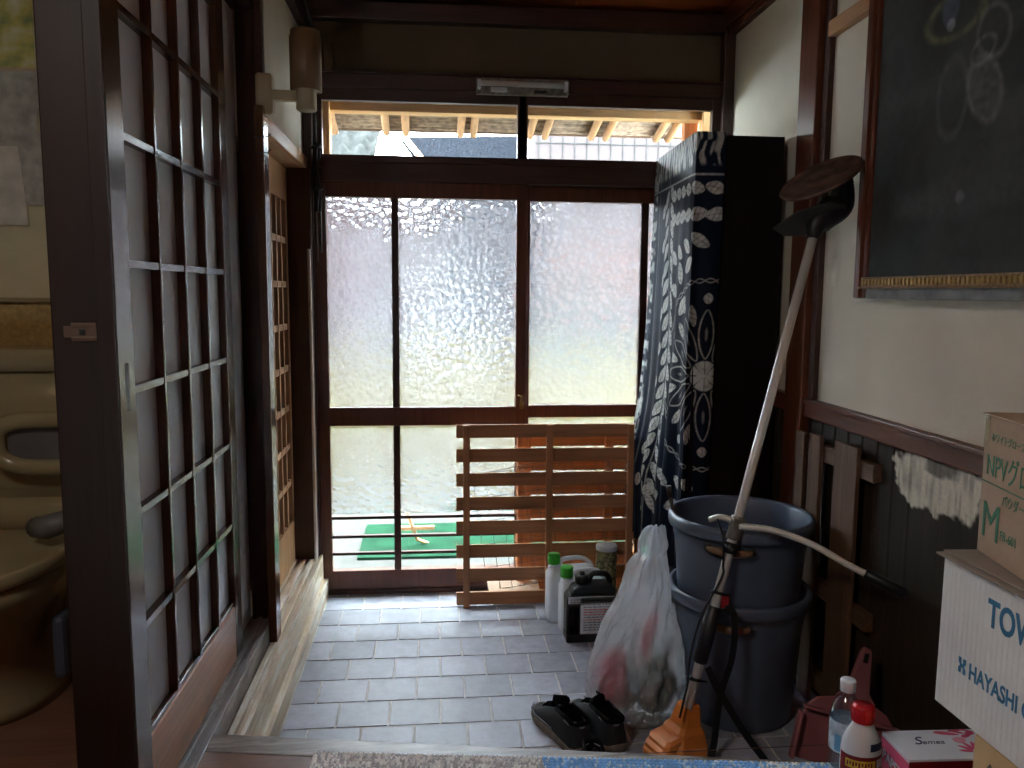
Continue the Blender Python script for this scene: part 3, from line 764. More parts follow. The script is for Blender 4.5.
# cardboard piece on floor behind pallet
b = MB(); M_ = frame((.24, 3.60, .002), (1, .05, 0), (0, 1, .15))
b.box(0, .24, 0, .10, 0, .012, 0, Matrix.Translation((.24,3.60,.035)) @ Matrix.Rotation(.35,4,'X') @ Matrix.Rotation(.05,4,'Z'))
b.box(.02, .22, 0, .08, 0, .012, 0, Matrix.Translation((.24,3.60,.003)))
tag(b.build('cardboard_scrap', M_card, L=(.35,3.63,0), bevel=.001), 'flat piece of cardboard on the floor behind the brown pallet', 'cardboard')

# right wall pallet standing on end
rp = thing('slatted_pallet', 'old wooden pallet standing on end against the dark right wall behind the bins', 'pallet', (1.34, 2.6, 0))
for (y0, y1, zt, m_) in ((2.735, 2.805, .952, 0), (2.615, 2.70, .962, 0), (2.37, 2.515, .968, 0)):
    b = MB(); b.box(1.318, 1.333, y0, y1, .0, zt); b.build('slat', W['oldz'], parent=rp, bevel=.002)
for z in (.90, .42, .08):
    b = MB(); b.box(1.334, 1.364, 2.30, 2.81, z-.028, z+.028); b.build('batten', W['oldy'], parent=rp, bevel=.002)

# ================================================================== BINS
def make_bin(c, z0, label):
    X, Y = c
    t = thing('plastic_bin', label, 'bin', (X, Y, z0), group=None)
    b = MB(); n = 64; H_ = .452
    prof = []
    rings = []
    for (r, z, inn) in ((.001,.004,0),(.186,.004,0),(.192,.010,0),(.214,.30,0),(.2205,.36,0),(.224,.372,0),(.2245,.404,0),(.240,.408,0),(.243,.418,0),(.243,.438,0),(.238,.450,0),(.226,.450,0),(.220,.440,0),(.214,.37,0),(.186,.014,0),(.001,.012,0)):
        rings.append([(X+r*math.cos(2*PI*k/n)*(1+(.004 if (k % 8 == 0 and .02 < z < .36) else 0)), Y+r*math.sin(2*PI*k/n)*(1+(.004 if (k % 8 == 0 and .02 < z < .36) else 0)), z0+z) for k in range(n)])
    b.loft(rings, 0, True, (False, False)); b.build('bucket', M_bin, parent=t)
    # bail handle hanging at the front left
    a0 = math.radians(242); 
    for a in (a0-.30, a0+.28):
        e = MB(); p = Vector((X+.232*math.cos(a), Y+.232*math.sin(a), z0+.385)); e.lathe([(.001,0),(.012,0),(.012,.012),(.001,.014)], n=14, M=frame(p, (-math.sin(a), math.cos(a), 0), (0,0,1))); e.build('handle_lug', M_dgrey, parent=t)
    e = MB(); pts = [(X+.249*math.cos(a0+s), Y+.249*math.sin(a0+s), z0+.385+q) for s, q in ((-.30,0),(-.2,-.002),(-.1,-.004),(0,-.006),(.1,-.005),(.2,-.003),(.28,0))]
    e.tube(pts, [.007,.012,.013,.013,.013,.012,.007], 10, flat=(1.0,(0,0,1))); e.build('handle_grip', plain('brown_grip', (124, 92, 66), rough=.6) if 'brown_grip' not in MATS else MATS['brown_grip'], parent=t)
    return t
BX, BY = 1.040, 2.600
make_bin((BX, BY), 0.0, 'lower blue-grey plastic bin holding the other bin, standing on the tiles')
make_bin((BX-.003, BY), .252, 'upper blue-grey plastic bin nested inside the one on the floor')
b = MB(); b.tube([(.90,2.62,.30),(.80,2.66,.775)], .007, 8); b.tube([(.806,2.658,.745),(.799,2.661,.785)], .010, 8, 0)
tag(b.build('thin_stick', M_dgrey, L=(.86,2.63,.27)), 'thin dark stick poking out of the left side of the upper bin', 'stick')

# ================================================================== STRING TRIMMER
A = Vector((.755, 2.29, .105)); B = Vector((1.206, 2.50, 1.655))
tr = thing('grass_trimmer', 'grass trimmer with silver shaft, orange motor cover and black grips leaning over the bins', 'trimmer', (.76, 2.315, 0))
ax = (B-A).normalized()
b = MB(); b.tube([A+ax*.05, B], .0150, 20); b.build('shaft', M_steel, parent=tr)
def on(t): return A.lerp(B, t)
b = MB(); b.tube([on(.128), on(.132), on(.236), on(.240)], [.018,.024,.024,.018], 20); b.build('foam_grip', M_black, parent=tr)
# handle mount and bar
b = MB(); p = on(.395)
b.tube([on(.372), on(.418)], .022, 16); b.box(-.020,.020,-.026,.02,-.018,.018, 0, Matrix.Translation(on(.405))); b.build('handle_clamp', plain('cast_metal', (120,116,108), rough=.4, metal=.4), parent=tr, bevel=.003)
b = MB(); b.tube([on(.345), on(.366)], .023, 12); b.lathe([(.001,0),(.012,0),(.012,.03),(.001,.032)], n=12, M=frame(on(.355),(1,0,0),(0,0,1))); b.build('shaft_coupling', M_black, parent=tr)
p = on(.402)
hb = [p+Vector((.0,-.02,.0)), p+Vector((.09,-.06,-.002)), p+Vector((.19,-.12,-.03)), p+Vector((.275,-.18,-.075)), p+Vector((.325,-.21,-.098))]
def spl(pts, n=6):
    out = []
    P = [Vector(q) for q in pts]; P = [P[0]]+P+[P[-1]]
    for i in range(1, len(P)-2):
        for k in range(n):
            t = k/n; p0, p1, p2, p3 = P[i-1], P[i], P[i+1], P[i+2]
            out.append(.5*((2*p1)+(-p0+p2)*t+(2*p0-5*p1+4*p2-p3)*t*t+(-p0+3*p1-3*p2+p3)*t**3))
    out.append(P[-2]); return out
b = MB(); b.tube(spl(hb), .010, 14); b.tube(spl([p+Vector((-.005,0,.01)), p+Vector((-.04,.03,.016)), p+Vector((-.065,.06,.0))]), .010, 12); b.build('handle_bar', M_steel, parent=tr)
b = MB(); q = hb[-1]; d = (hb[-1]-hb[-2]).normalized(); b.tube([q-d*.012, q-d*.005, q+d*.10, q+d*.112], [.012,.017,.0165,.011], 16); b.build('hand_grip', M_black, parent=tr)
b = MB(); b.tube(spl([p+Vector((-.055,.02,.012)), p+Vector((-.052,-.03,-.04)), p+Vector((-.05,-.03,-.12)), on(.30)+Vector((-.012,-.02,0)), on(.22)+Vector((-.040,-.01,0)), on(.15)+Vector((-.045,-.02,0)), on(.10)+Vector((-.035,-.03,.0)), on(.05)+Vector((-.045,-.05,-.02))]), .0035, 8); b.build('throttle_cable', M_black, parent=tr)
for t in (.268, .098):
    b = MB(); c = on(t); b.tube([c+Vector((-.035,-.022,.012)), c+Vector((.0,-.018,.0)), c+Vector((.03,-.015,-.005))], .0035, 6)
    b.tube([c-ax*.003, c+ax*.003], .018, 12); b.build('cable_tie', M_black, parent=tr)
b = MB(); b.box(-.012,.012,-.004,.004,-.02,.02,0, Matrix.Translation(on(.250)+Vector((.026,-.005,0))) ); b.build('tag', M_redtag, parent=tr)
# strap
b = MB()
def ribbon(mb, pts, w, wd=(0,.6,.8), th=.0025):
    pts = spl(pts); wd = Vector(wd).normalized(); rings = []
    for i, q_ in enumerate(pts):
        t_ = (pts[min(i+1,len(pts)-1)]-pts[max(i-1,0)]).normalized(); s_ = (wd-t_*wd.dot(t_)).normalized(); n_ = t_.cross(s_)
        rings.append([q_+s_*w+n_*th, q_-s_*w+n_*th, q_-s_*w-n_*th, q_+s_*w-n_*th])
    mb.loft(rings, 0, False, (True, True))
ribbon(b, [on(.24)+Vector((.03,-.01,0)), on(.23)+Vector((.06,-.02,-.01)), on(.15)+Vector((.085,-.03,0)), on(.06)+Vector((.085,-.03,.02)), Vector((.86,2.29,.06)), Vector((.84,2.25,.012)), Vector((.88,2.22,.006))], .011, (1,.3,.1))
ribbon(b, [on(.125)+Vector((.02,-.02,0)), on(.09)+Vector((.06,-.03,0)), Vector((.93,2.26,.12)), Vector((.98,2.24,.05)), Vector((1.02,2.20,.008)), Vector((1.07,2.17,.006))], .011, (1,.3,.1))
b.build('shoulder_strap', M_strap, parent=tr)
# motor housing
b = MB()
def sq(c, hx, hy, R_, ch=.25):
    pts = []
    for (sx, sy) in ((1,1),(-1,1),(-1,-1),(1,-1)):
        a_ = (sx*hx, sy*hy*(1-ch)); b_ = (sx*hx*(1-ch), sy*hy)
        pts += [a_, b_] if sx*sy > 0 else [b_, a_]
    return [Vector(c)+R_ @ Vector((p_[0], p_[1], 0)) for p_ in pts]
R0 = Matrix.Rotation(.35, 3, 'Z') @ Matrix.Rotation(.16, 3, 'Y')
c0 = Vector((.760, 2.30, 0))
prof = [((.785,2.318,.175), .022, .022), ((.782,2.317,.168), .030, .028), ((.772,2.312,.11), .040, .038), ((.768,2.310,.095), .052, .050), ((.765,2.308,.060), .062, .060), ((.765,2.305,.012), .064, .062)]
b.loft([sq(c, hx, hy, R0) for c, hx, hy in prof], 0, False); b.build('motor_cover', M_orange, parent=tr, bevel=.004)
b = MB()
R1 = Matrix.Rotation(.35, 3, 'Z') @ Matrix.Rotation(-.25, 3, 'Y')
for k, (dx, hx, dz) in enumerate(((-.055, .050, .070), (-.062, .058, .052), (-.066, .062, .036))):
    c = Vector((.765+dx*.9, 2.29, dz+.012)); b.loft([sq(c+Vector((0,0,-.010)), hx, .052, R1), sq(c+Vector((0,0,.006)), hx, .052, R1), sq(c+Vector((.003,0,.014)), hx-.014, .040, R1)], 0, False)
b.build('cover_vent', M_orange, parent=tr, bevel=.002)
# cutting head at the top
T0 = B
b = MB(); gpts = spl([T0-ax*.03, T0+ax*.02, T0+ax*.055+Vector((.03,0,-.005)), T0+ax*.09+Vector((.065,0,.0)), T0+ax*.16+Vector((.05,0,.03))])
b.tube(gpts, [.020+.022*math.sin(PI*min(1,i/(len(gpts)-1)*.9)) for i in range(len(gpts))], 16); b.build('gear_head', M_black, parent=tr)
nd_ = Vector((-.52, -.24, .82)).normalized(); dc = Vector((1.218, 2.50, 1.815))
xa = Vector((.84, 0, .54)).cross(nd_).normalized()
b = MB(); b.lathe([(.001,.004),(.03,.004),(.035,.010),(.05,.010),(.055,.004),(.118,.004),(.128,.008),(.134,.002),(.128,-.004),(.001,-.004)], n=48, M=frame(dc, xa, nd_.cross(xa)))
b.build('cutting_disc', plain('rusty_metal', (92, 70, 58), rough=.7, metal=.3, var=.4, nscale=25), parent=tr)
b = MB()
# guard: curved wedge plate from the head to the left
gp = [(-.155,.030),(-.10,.070),(.0,.085),(.06,.06),(.08,.0),(.06,-.06),(.0,-.085),(-.10,-.05)]
Mg = frame(T0+ax*.03+Vector((.01,0,.005)), Vector((.985, .10, .09)), Vector((.02,.82,-.56)))
b.prism(gp, -.004, .004, 0, Mg)
b.prism([(p_[0]*.97, p_[1]*.97) for p_ in gp[3:7]]+[(-.02,-.05),(-.02,.05)], .004, .030, 0, Mg)
b.build('guard', M_dgrey, parent=tr, bevel=.003)

# ================================================================== PLASTIC BAG with contents
bag = thing('plastic_bag', 'full translucent white rubbish bag standing on the tiles beside the bins', 'bag', (.70, 2.62, 0))
def blob(center, rad, seed, amp=.12, n=36, m=24, zmin=None, sq_=1.0):
    r = np.random.default_rng(seed); ph = r.random((6, 4))*6.28; fr = r.uniform(1.5, 4.5, (6, 3))
    rings = []
    for j in range(1, m):
        v = PI*j/m; ring = []
        for i in range(n):
            u = 2*PI*i/n; d = Vector((math.sin(v)*math.cos(u), math.sin(v)*math.sin(u), -math.cos(v)))
            k = 1+amp*sum(math.sin(fr[q][0]*d.x*2+ph[q][0]+fr[q][1]*d.y*2+fr[q][2]*d.z*2) for q in range(6))/2.4
            pt = Vector((center[0]+rad[0]*d.x*k, center[1]+rad[1]*d.y*k, center[2]+rad[2]*d.z*k))
            if zmin is not None: pt.z = max(pt.z, zmin)
            ring.append(pt)
        rings.append(ring)
    return rings
b = MB(); n = 96; rings = []
r_ = np.random.default_rng(3); PH = r_.random(10)*6.28
lev = [(.0,.14,.10,.69,2.59),(.004,.165,.125,.69,2.59),(.05,.180,.135,.69,2.59),(.12,.180,.132,.69,2.59),(.20,.172,.125,.697,2.59),(.30,.145,.11,.708,2.60),(.38,.112,.095,.718,2.61),(.46,.088,.085,.728,2.62),(.52,.075,.06,.732,2.62),(.545,.066,.04,.738,2.62),(.56,.050,.03,.740,2.62),(.575,.058,.045,.745,2.63),(.60,.062,.05,.752,2.635),(.63,.050,.03,.755,2.64),(.645,.030,.012,.755,2.64)]
def levat(z):
    for a, c in zip(lev, lev[1:]):
        if a[0] <= z <= c[0]:
            t = (z-a[0])/(c[0]-a[0]); return [a[i]*(1-t)+c[i]*t for i in range(5)]
    return list(lev[-1])
NZ = 70
for k in range(NZ+1):
    z = .645*k/NZ; _, rx, ry, cx_, cy_ = levat(z); ring = []
    am = .05+.16*(z/.645)
    for i in range(n):
        u = 2*PI*i/n
        f = am*(.5*math.sin(7*u+PH[0]+z*4)+.35*math.sin(13*u+PH[1]-z*9)+.25*math.sin(23*u+PH[2]+z*16)+.22*math.sin(5*u+z*30+PH[3]))
        w_ = 1+f*.55
        if z < .02: w_ = 1+f*.2
        rd = abs(math.sin(11*u+6*z+PH[5]+2.2*math.sin(z*14+u*2)))
        rd2 = abs(math.sin(5*u-z*11+PH[6]+1.7*math.sin(z*9-u*3)))
        w_ += (-.10*(1-rd)**3-.12*(1-rd2)**4)*min(1, z/.06)
        px_, py_ = cx_+rx*math.cos(u)*w_, cy_+ry*math.sin(u)*w_
        br = (.19+.045*min(1, z/.37) if z < .40 else .252)+.004
        dx_, dy_ = px_-1.040, py_-2.600; dd = math.hypot(dx_, dy_)
        if dd < br: px_, py_ = 1.040+dx_/dd*br, 2.600+dy_/dd*br
        ring.append((px_, py_, z+.006*math.sin(9*u+PH[4])*(1 if z > .03 else 0)))
    rings.append(ring)
b.loft(rings, 0, True, (True, True)); b.build('bag_film', M_film, parent=bag)
b = MB(); b.loft(blob((.735, 2.560, .115), (.078, .062, .104), 5, .08, zmin=.008), 0, True); b.build('green_packet', M_bagg, parent=bag, label='dark green bundle inside the bag')
b = MB(); b.loft(blob((.600, 2.568, .130), (.048, .052, .105), 8, .10, zmin=.008), 0, True); b.build('red_packet', M_bagr, parent=bag, label='red and white printed packet inside the bag')
b = MB(); b.loft(blob((.65, 2.62, .10), (.05, .06, .09), 9, .14, zmin=.008), 0, True); b.build('grey_packet', M_bagk, parent=bag)
b = MB(); b.box(-.022,.022,-.006,.006,-.10,.10,0, Matrix.Translation((.695,2.55,.17)) @ Matrix.Rotation(.12,4,'Y') @ Matrix.Rotation(.1,4,'X')); b.box(-.02,.02,-.006,.006,-.06,.06,0, Matrix.Translation((.725,2.58,.30)) @ Matrix.Rotation(.3,4,'Y'))
b.build('red_strip', M_bagr, parent=bag)

# ================================================================== JUGS
def rrect(cx, cy, hx, hy, r, z, n=5, rz=0):
    pts = []
    for q, (sx, sy) in enumerate(((1,1),(-1,1),(-1,-1),(1,-1))):
        for k in range(n+1):
            a = PI/2*(q+k/n); pts.append((sx*(hx-r)+r*math.cos(a), sy*(hy-r)+r*math.sin(a)))
    c, s = math.cos(rz), math.sin(rz)
    return [(cx+x*c-y*s, cy+x*s+y*c, z) for x, y in pts]
def jug(x, y, w, d, h, rz, body, cap, name, label):
    t = thing(name, label, 'jug', (x, y, 0)); c, s = math.cos(rz), math.sin(rz)
    P = lambda u, v, z: (x+u*c-v*s, y+u*s+v*c, z)
    b = MB(); hs = h*.70
    b.loft([rrect(x,y,w/2-.012,d/2-.012,.012,0,rz=rz), rrect(x,y,w/2,d/2,.02,.010,rz=rz), rrect(x,y,w/2,d/2,.022,hs,rz=rz), rrect(*P(-w*.02,0,0)[:2],w/2-.012,d/2-.006,.02,hs+.014,rz=rz), rrect(*P(-w*.04,0,0)[:2],w/2*.86,d/2*.6,.018,hs+.030,rz=rz)], 0, True)
    b.build('body', body, parent=t)
    b = MB(); b.lathe([(.024,hs-.01),(.022,h-.045),(.022,h-.02)], P(-w*.36,0,0), 20, cap=(True,True)); b.build('neck', body, parent=t)
    b = MB(); b.lathe([(.027,h-.045),(.028,h-.042),(.028,h-.004),(.025,h),(.001,h)], P(-w*.36,0,0), 24); b.build('cap', cap, parent=t)
    b = MB(); b.tube(spl([P(-w*.30,0,hs+.02), P(-w*.20,0,hs+.058), P(.0,0,hs+.066), P(w*.24,0,hs+.062), P(w*.40,0,hs+.035), P(w*.44,0,hs-.01)]), .0135, 12, flat=(.75,(0,0,1))); b.build('handle', body, parent=t)
    return t
jug(.590, 3.400, .22, .10, .305, .10, M_white, M_green, 'plastic_jug', 'white jug with green cap, rearmost, touching the slatted pallet')
jug(.625, 3.285, .21, .09, .285, .10, M_white, M_green, 'plastic_jug', 'white jug with green cap directly behind the black jug')
# black jug with a side grip hole
t = thing('black_jug', 'black plastic jug with white label and moulded side grip in front of the white jugs', 'jug', (.63, 3.19, 0))
b = MB(); x0, x1 = .530, .735; Mx = Matrix.Translation((0, 3.225, 0)) @ Matrix.Rotation(PI/2, 4, 'X')
# side profile in xz extruded along y, with grip hole left as a recess frame
def band(pts, y0, y1, mb):
    mb.prism([(p_[0], p_[1]) for p_ in pts], y0, y1, 0, Matrix.Translation((0,3.19,0)) @ Matrix.Rotation(PI/2,4,'X'))
band([(.530,0),(.735,0),(.735,.035),(.530,.035)], -.045, .045, b)
band([(.580,.034),(.735,.034),(.735,.205),(.580,.205)], -.045, .045, b)
band([(.530,.034),(.548,.034),(.548,.16),(.530,.16)], -.038, .038, b)
band([(.530,.150),(.581,.150),(.581,.205),(.545,.205),(.530,.185)], -.045, .045, b)
band([(.545,.204),(.735,.204),(.735,.225),(.715,.245),(.600,.245),(.560,.232)], -.040, .040, b)
b.build('body', M_black, parent=t, bevel=.006)
b = MB(); b.lathe([(.028,.244),(.030,.246),(.030,.275),(.024,.280),(.001,.280)], (.600,3.19,0), 20); b.lathe([(.012,.280),(.012,.290),(.001,.291)], (.600,3.19,0), 12); b.build('cap', M_black, parent=t)
b = MB(); b.tube(spl([(.628,3.19,.24),(.640,3.19,.278),(.672,3.19,.283),(.705,3.19,.275),(.720,3.19,.24)]), .012, 12); b.build('handle', M_black, parent=t)
b = MB(); b.box(.588,.730,3.1435,3.1452,.040,.196); b.box(.536,.730,3.1435,3.1452,.170,.200); b.build('paper_label', M_label, parent=t)
b = MB()
for k in range(13):
    z = .186-k*.011; x = .60 if k > 2 else .545
    while x < .722:
        w_ = random.uniform(.006, .02); b.box(x, min(x+w_, .726), 3.1425, 3.1436, z, z+.0035, 1 if k in (4, 5, 6, 8) else 0); x += w_+.004
b.build('label_print', [M_inkk, M_red], parent=t)
b = MB(); b.lathe([(.001,0),(.042,0),(.044,.004),(.044,.062),(.046,.066),(.046,.074),(.001,.076)], (.735,3.42,.262), 28); b.box(.64,.80,3.37,3.47,0,.26)
M_tin = plain('patterned_tin', (120, 120, 84), rough=.5, var=.6, nscale=70)
tn = thing('storage_tin', 'small patterned tin with pale lid standing behind the white jugs', 'tin', (.735,3.46,.0))
b = MB(); b.lathe([(.001,.0),(.044,.0),(.046,.006),(.046,.292),(.001,.294)], (.765,3.475,0), 28); b.build('body', M_tin, parent=tn)
b = MB(); b.lathe([(.047,.290),(.049,.293),(.049,.309),(.046,.313),(.001,.314)], (.765,3.475,0), 28); b.build('lid', M_label, parent=tn)

# ================================================================== SHOES
def shoe(o, ang, label, mirror=1, collar=True, heel_trim=False):
    """length axis +y local (toe), built in world then parented"""
    t = thing('sneaker', label, 'shoe', (o[0], o[1], 0), group=None)
    c, s = math.cos(ang), math.sin(ang)
    def P(x, y, z): x *= mirror; return Vector((o[0]+x*c-y*s, o[1]+x*s+y*c, z))
    sec = [(-.135,.030,.0),(-.12,.038,.0),(-.07,.040,.002),(-.02,.040,.004),(.03,.046,.006),(.08,.050,.006),(.115,.044,.006),(.135,.026,.006),(.142,.010,.006)]
    n = 20
    def foot(scale, z):
        pts = []
        for k in range(n+1):
            pass
    b = MB(); outline = []
    for (y, w_, off) in sec: outline.append((w_+off, y))
    for (y, w_, off) in reversed(sec): outline.append((-w_+off, y))
    def ring(sc, z, zt=0): return [P(x*sc, y*(1+(sc-1)*.5), z+ (max(0,(y-.09))*.18 if z < .012 else 0)+ (max(0,(y-.09))*.10 if z>=.012 else 0)) for x, y in outline]
    b.loft([ring(.93,.0), ring(1.0,.006), ring(1.02,.018), ring(.99,.028)], 0, True); b.build('sole', M_sole, parent=t)
    b = MB()
    def top(y):   # height of upper along length
        if y < -.02: return .088
        if y < .06: return .088-(y+.02)*.35
        return max(.036, .060-(y-.06)*.42)
    rings = []
    for lv in (0, .35, .7, .9, 1.0):
        r = []
        for x, y in outline:
            hh = .026+(top(y)-.026)*lv
            if y > -.0: k = 1-.72*lv**2.2*(1 if y > .03 else .6)
            else: k = 1-.30*lv
            r.append(P(x*k, y*(1-.05*lv), hh))
        rings.append(r)
    b.loft(rings, 0, True, (False, False))
    # vamp cover from toe to tongue
    nn_ = len(sec); topr = rings[-1]
    for i in range(3, nn_-1):
        a, d_ = topr[i], topr[2*nn_-1-i]; a2, d2 = topr[i+1], topr[2*nn_-2-i]
        b.add([a, d_, d2, a2], [(0,1,2,3)], 0, True)
    b.build('upper', M_shoe, parent=t)
    # inner lining: sunk opening
    b = MB(); inner = [topr[i] for i in (0,1,2,3)]+[topr[2*nn_-1-i] for i in (3,2,1,0)]
    cen_ = sum(inner, Vector())/8
    low = [cen_+(q_-cen_)*.82+Vector((0,0,-.05)) for q_ in inner]; b.loft([inner, low], 0, False, (False, True)); b.build('lining', M_shoeb, parent=t)
    b = MB(); rim = inner+[inner[0]]; b.tube(rim, .006, 8); b.build('collar', M_shoeb, parent=t)
    b = MB(); b.tube([P(-.018,.0,.085), P(-.012,.02,.098), P(.0,-.03,.112)], .012, 8, flat=(.4,(0,0,1))); b.tube([P(.018,.0,.085), P(.010,-.02,.104), P(0,-.035,.114)], .010, 8); b.build('tongue', M_shoeb, parent=t)
    b = MB()
    for k in range(5):
        y = .012+k*.016; hz = top(y)+.004
        b.tube([P(-.019,y,hz-.003), P(0,y+.004,hz+.004), P(.019,y,hz-.003)], .0025, 6)
    b.build('laces', M_shoeb, parent=t)
    b = MB(); b.tube([P(.030,-.075,.080), P(.026,-.115,.074), P(.0,-.134,.078), P(-.026,-.115,.074), P(-.030,-.075,.080)], .0022, 6); b.build('heel_piping', M_lace, parent=t)
    b = MB(); zt = lambda y: .029+max(0,y-.09)*.1
    b.tube([P(-.0405,-.02,.034), P(-.041,.03,.032), P(-.045,.08,.033), P(-.038,.115,.036), P(-.018,.138,.038)], .0022, 6); b.tube([P(.048,-.02,.034), P(.053,.03,.032), P(.056,.08,.033)], .0022, 6); b.build('side_piping', M_lace, parent=t)
    return t
shoe((.400, 2.465), math.radians(20), 'black sneaker nearest the open tiles, toe towards the door', 1).scale = (1.12, 1.04, 1.22)
shoe((.525, 2.475), math.radians(14), 'black sneaker on the side of the rubbish bag, toe towards the door', -1).scale = (1.12, 1.04, 1.22)
shoe((.462, 2.150), math.radians(178), 'black shoe close under the step, only its grey heel rim in view', 1)

# ================================================================== DUSTPAN
dp = thing('dustpan', 'dusty pink dustpan with pointed handle standing on the tiles behind the bottles', 'dustpan', (1.20, 2.13, 0))
Md = frame((1.185, 2.130, .050), Vector((.95, -.14, -.24)), Vector((.27, .16, 1)))
outl = [(-.165,0),(.165,0),(.160,.11),(.148,.150),(.11,.185),(.060,.205),(.034,.235),(.022,.31),(.016,.352),(.009,.364),(-.009,.364),(-.016,.352),(-.022,.31),(-.034,.235),(-.06,.205),(-.12,.188),(-.148,.160),(-.160,.11)]
b = MB(); b.prism([(x*.92, y) for x, y in outl[:6]+outl[13:]], -.004, .004, 0, Md)
b.box(-.160,-.150,.0,.14,.004,.035,0,Md); b.box(.142,.152,.0,.14,.004,.035,0,Md); b.box(-.15,.14,.150,.160,.004,.030,0,Md)
b.build('pan', M_pink, parent=dp, bevel=.004)
b = MB(); b.prism([(x, y) for x, y in outl[5:15]], -.008, .012, 0, Md); b.box(-.010,.010,.318,.352,-.0085,.0125,1,Md); b.build('handle', [M_pink, M_black], parent=dp, bevel=.004)

# ================================================================== RUG on the step
Rg = MB(); rc = []
edge = lambda x: 1.952-.120*(x+.33)
WH, GR, BL, LB = lin((254,254,255)), lin((206,206,212)), lin((146,200,252)), lin((214,232,252))
xr0, xr1 = -.315, .975
Rg.prism([(xr0, edge(xr0)-.62), (xr1, edge(xr1)-.62), (xr1, edge(xr1)), (xr0, edge(xr0))], .272, .279)
rc += [lin((120,130,146))]*8
step = .0125
nx = int((xr1-xr0)/step)
for j in range(15):
    for i in range(nx):
        x = xr0+step*(i+.5); 
        for sgn in (-1, 1):
            y = edge(x)-.004-j*.0125
            c = Vector((x+sgn*step*.24, y, .282)); rot = Matrix.Rotation(sgn*.55, 3, 'Z')
            o = len(Rg.v); rx, ry, rz = step*.27, .0088, .0052
            for (a, rr_) in ((0, 1),):
                ringv = [c+rot @ Vector((rx*math.cos(2*PI*k/6), ry*math.sin(2*PI*k/6), 0)) for k in range(6)]
                r2 = [c+rot @ Vector((rx*.6*math.cos(2*PI*k/6), ry*.6*math.sin(2*PI*k/6), rz)) for k in range(6)]
                Rg.loft([[q_-Vector((0,0,.004)) for q_ in ringv], ringv, r2], 0, True, (False, True))
            if x < .265: cc_ = WH if random.random() < .55 else GR
            elif x < .80: cc_ = BL if random.random() < .85 else LB
            else: cc_ = random.choice((WH, LB, BL))
            f = random.uniform(.85, 1.1); rc += [(cc_[0]*f, cc_[1]*f, cc_[2]*f, 1)]*18
tag(Rg.build('knitted_rug', attrmat('rug_yarn', rough=.9, spec=.1, noise=.1, bump=.3, bscale=400), colors=rc, L=(.3, 1.6, .272)), 'knitted yarn rug, grey-white turning blue, laid along the edge of the raised floor', 'rug')

# ================================================================== FOREGROUND BOTTLES AND BOXES
pb = thing('pet_bottle', 'clear plastic bottle with white cap standing left of the red-capped one', 'bottle', (.978, 1.755, .272))
b = MB(); rr_ = [(.030,0),(.035,.006),(.036,.03),(.034,.05),(.036,.06),(.0365,.16),(.035,.172),(.030,.188),(.018,.204),(.0135,.212),(.0135,.222)]
b.lathe([(r, .272+z*1.06) for r, z in rr_], (.978,1.755,0), 32, cap=(True,False)); b.build('body', M_pet, parent=pb)
b = MB(); b.lathe([(.0165,.503),(.0180,.505),(.0180,.531),(.0165,.534),(.001,.534)], (.978,1.755,0), 32); b.build('cap', M_white, parent=pb)
b = MB(); b.lathe([(.0372,.345),(.0372,.428)], (.978,1.755,0), 32); b.build('label_wrap', plain('pale_label', (186, 202, 214), rough=.5, var=.25, nscale=40), parent=pb)
b = MB()
for (a0, a1, z0, z1, mi) in ((3.55,3.95,.350,.395,0),(4.55,4.95,.385,.412,1),(4.3,5.1,.352,.358,2),(4.3,4.9,.364,.368,2),(4.35,5.0,.374,.378,2)):
    ring = [[(.978+.0378*math.cos(a0+(a1-a0)*k/8), 1.755+.0378*math.sin(a0+(a1-a0)*k/8), z) for k in range(9)] for z in (z0, z1)]
    b.loft(ring, mi, True, (False, False), closed=False)
b.build('label_print', [M_lblue, plain('red_print', (196,60,60)), M_inkk], parent=pb)

rb = thing('detergent_bottle', 'white bottle with red cap and maroon label beside the tissue box', 'bottle', (1.012, 1.700, .272))
b = MB(); b.lathe([(r, .272+z) for r, z in ((.040,0),(.045,.004),(.0455,.02),(.0455,.095),(.043,.115),(.036,.132),(.028,.146),(.0225,.155),(.021,.160),(.021,.170))], (1.012,1.70,0), 40, sy=.8, cap=(True,True)); b.build('body', M_white, parent=rb)
b = MB()
cp = []
for k in range(48):
    pass
b.lathe([(.0245,.434),(.0252,.436),(.0238,.466),(.0222,.470),(.001,.471)], (1.012,1.70,0), 36)
for k in range(24):
    a = 2*PI*k/24; b.tube([(1.012+.0250*math.cos(a),1.70+.0250*math.sin(a),.438),(1.012+.0238*math.cos(a),1.70+.0238*math.sin(a),.464)], .0009, 4)
b.build('cap', M_red, parent=rb)
def wrap(c, r, sy, a0, a1, z0, z1, mi, mb, n=16):
    mb.loft([[(c[0]+r*math.cos(a0+(a1-a0)*k/n), c[1]+r*sy*math.sin(a0+(a1-a0)*k/n), z) for k in range(n+1)] for z in (z0, z1)], mi, True, (False, False), closed=False)
b = MB(); C_ = (1.012, 1.70)
wrap(C_, .0459, .8, 3.0, 6.6, .275, .366, 0, b, 30)
wrap(C_, .0463, .8, 3.5, 5.05, .338, .357, 1, b); wrap(C_, .0463, .8, 4.2, 5.0, .312, .332, 1, b)
wrap(C_, .0463, .8, 5.15, 5.9, .285, .358, 2, b)
b.build('label_wrap', [M_maroon, M_yellow, M_label], parent=rb)
b = MB(); wrap(C_, .0440, .82, 4.75, 5.75, .378, .396, 0, b); b.build('seal_sticker', M_navy, parent=rb)
b = MB()
for k in range(9):
    a = 3.6+k*.15; wrap(C_, .0467, .8, a, a+.09, .342+.003*(k % 2), .353, 0, b, 3)
